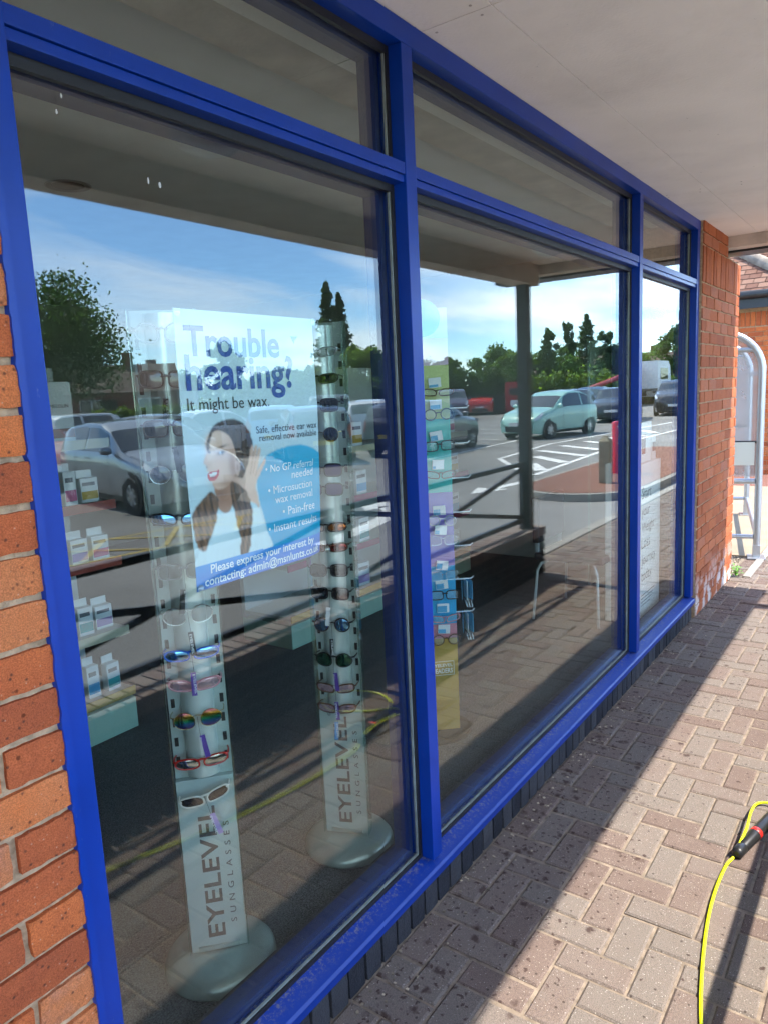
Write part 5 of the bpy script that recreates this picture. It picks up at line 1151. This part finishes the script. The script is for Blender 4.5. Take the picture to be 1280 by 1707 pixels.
tree('dark tree behind the brick bungalow', -54.0, 72, 5.6, 3.0, 'round', 'dark', 4600, 29)
tree('wide low tree behind the white gabled house', -51.0, 66, 4.4, 2.8, 'round', 'mid', 4200, 30)
tree('low tree behind the poster', -44.2, 62, 4.3, 2.6, 'round', 'mid', 4200, 31)
tree('low leafy tree at the foot of the conifer', -42.0, 58, 4.6, 2.2, 'round', 'light', 3800, 32)
tree('low tree hidden behind the thick mullion', -32.8, 56, 4.4, 2.0, 'round', 'mid', 3200, 33)
def hedge(label, az0, az1, r, h, d, leaf, n, seed):
    rng = np.random.default_rng(seed); x0, y0 = polar(az0, r); x1, y1 = polar(az1, r); L = math.hypot(x1 - x0, y1 - y0)
    t = empty('hedge', label, 'hedge', ((x0 + x1) / 2, (y0 + y1) / 2, -.1), math.atan2(y1 - y0, x1 - x0), 'hedges round the car park')
    k = max(4, int(L / .9)); C3 = [(-L / 2 + L * (i + .5) / k, rng.uniform(-.2, .2), h * rng.uniform(.42, .55)) for i in range(k)]; Rr = [(L / k * .8, d / 2, h * rng.uniform(.42, .55)) for _ in range(k)]
    V, F = leaves(C3, Rr, n, .13, rng, .3); np_obj('foliage', V, F, LEAFS[leaf], t)
    MB().box(-L / 2, L / 2, -d * .18, d * .18, 0, h * .55).build('stems', BARK, t)
hedge('trimmed hedge in front of the brick bungalow', -57, -49.5, 44, 1.5, 1.4, 'light', 5000, 41)
hedge('dark hedge behind the poster', -49.2, -41, 46, 2.9, 1.8, 'mid', 5600, 42)
hedge('dark hedge left of the thick mullion', -40.7, -33, 45, 3.0, 1.8, 'dark', 5600, 43)
hedge('dark hedge at the left of the middle pane', -32.5, -25.5, 48, 3.0, 1.8, 'dark', 5600, 44)
hedge('low hedge right of the canopy post', -25.2, -18.5, 52, 2.4, 1.8, 'light', 5600, 45)
hedge('low hedge in the narrow right pane', -18.2, -11, 56, 2.0, 1.8, 'mid', 5600, 46)
BR2 = mat('far red brick', (.24, .095, .06), .9, var=.15, vscale=3, bump=.3, bscale=14); RT = mat('brown roof tile', (.11, .075, .06), .85, var=.2, vscale=3, bump=.6, bscale=9); REND = mat('white render', (.62, .61, .57), .9)
def house(label, az, r, ang, L, D, hw, hr, wallm, nwin=3):
    x, y = polar(az, r); h = empty('house', label, 'house', (x, y, -.1), math.radians(ang), 'houses beyond the car park')
    MB().box(-L / 2, L / 2, -D / 2, D / 2, 0, hw).build('wall', wallm, h)
    rf = MB().add([(-L / 2 - .3, -D / 2 - .35, hw + .001), (L / 2 + .3, -D / 2 - .35, hw + .001), (L / 2 + .3, D / 2 + .35, hw + .001), (-L / 2 - .3, D / 2 + .35, hw + .001), (-L / 2 - .3, 0, hw + hr), (L / 2 + .3, 0, hw + hr)], [(0, 1, 5, 4), (2, 3, 4, 5), (0, 4, 3), (1, 2, 5), (0, 3, 2, 1)]).build('roof', RT, h)
    MB().box(L * .2, L * .2 + .7, -.35, .35, hw + hr * .6, hw + hr + .8).build('chimney', BR2, rf)
    for k in range(nwin):
        xw = -L / 2 + L * (k + .5) / nwin
        for s_ in (-1, 1):
            fr2 = MB().box(xw - .75, xw + .75, s_ * D / 2 - .04, s_ * D / 2 + .04, 1.0, 2.1).build('window', REND, h)
            for px_ in (-.36, .36): MB().box(xw + px_ - .3, xw + px_ + .3, s_ * (D / 2 + .045) - .005, s_ * (D / 2 + .045) + .005, 1.1, 2.0).build('pane', CG, fr2)
    MB().box(L * .06, L * .06 + .95, D / 2, D / 2 + .05, 0, 2.05).build('door', TRIM, h)
house('brick bungalow with white windows behind the trimmed hedge', -57.0, 56, 35, 11, 7, 2.5, 2.0, BR2)
house('white rendered gabled house beside the brick bungalow', -53.0, 62, 120, 8, 6, 2.5, 1.7, REND, 2)
house('long brown roofed bungalow under the redwood', -19.9, 90, 70, 13, 8, 2.5, 2.3, BR2, 4)
house('second brown roofed bungalow at the right of the redwood', -17.0, 88, 70, 9, 8, 2.4, 2.2, BR2, 3)
for k, (az0, az1, r, lb) in enumerate(((-46, -33.5, 43.5, 'dark close boarded fence left of the thick mullion'), (-32, -19, 47, 'dark close boarded fence behind the middle pane cars'))):
    x0, y0 = polar(az0, r); x1, y1 = polar(az1, r); L = math.hypot(x1 - x0, y1 - y0); fz = empty('fence', lb, 'fence', ((x0 + x1) / 2, (y0 + y1) / 2, -.1), math.atan2(y1 - y0, x1 - x0), 'fences round the car park')
    m = MB(); n = int(L / .16)
    for i in range(n): m.box(-L / 2 + i * .16, -L / 2 + i * .16 + .15, -.012, .012, .05, 1.25 + random.uniform(-.02, .02))
    tag(m.build('boards', mat('dark fence timber', (.045, .035, .03), .9, isl=.2), fz), kind='stuff')
    for i in range(int(L / 2.4) + 1): MB().box(-L / 2 + i * 2.4 - .05, -L / 2 + i * 2.4 + .05, .013, .11, 0, 1.3).build('fence_post', mat('dark fence timber', (.045, .035, .03), .9), fz)
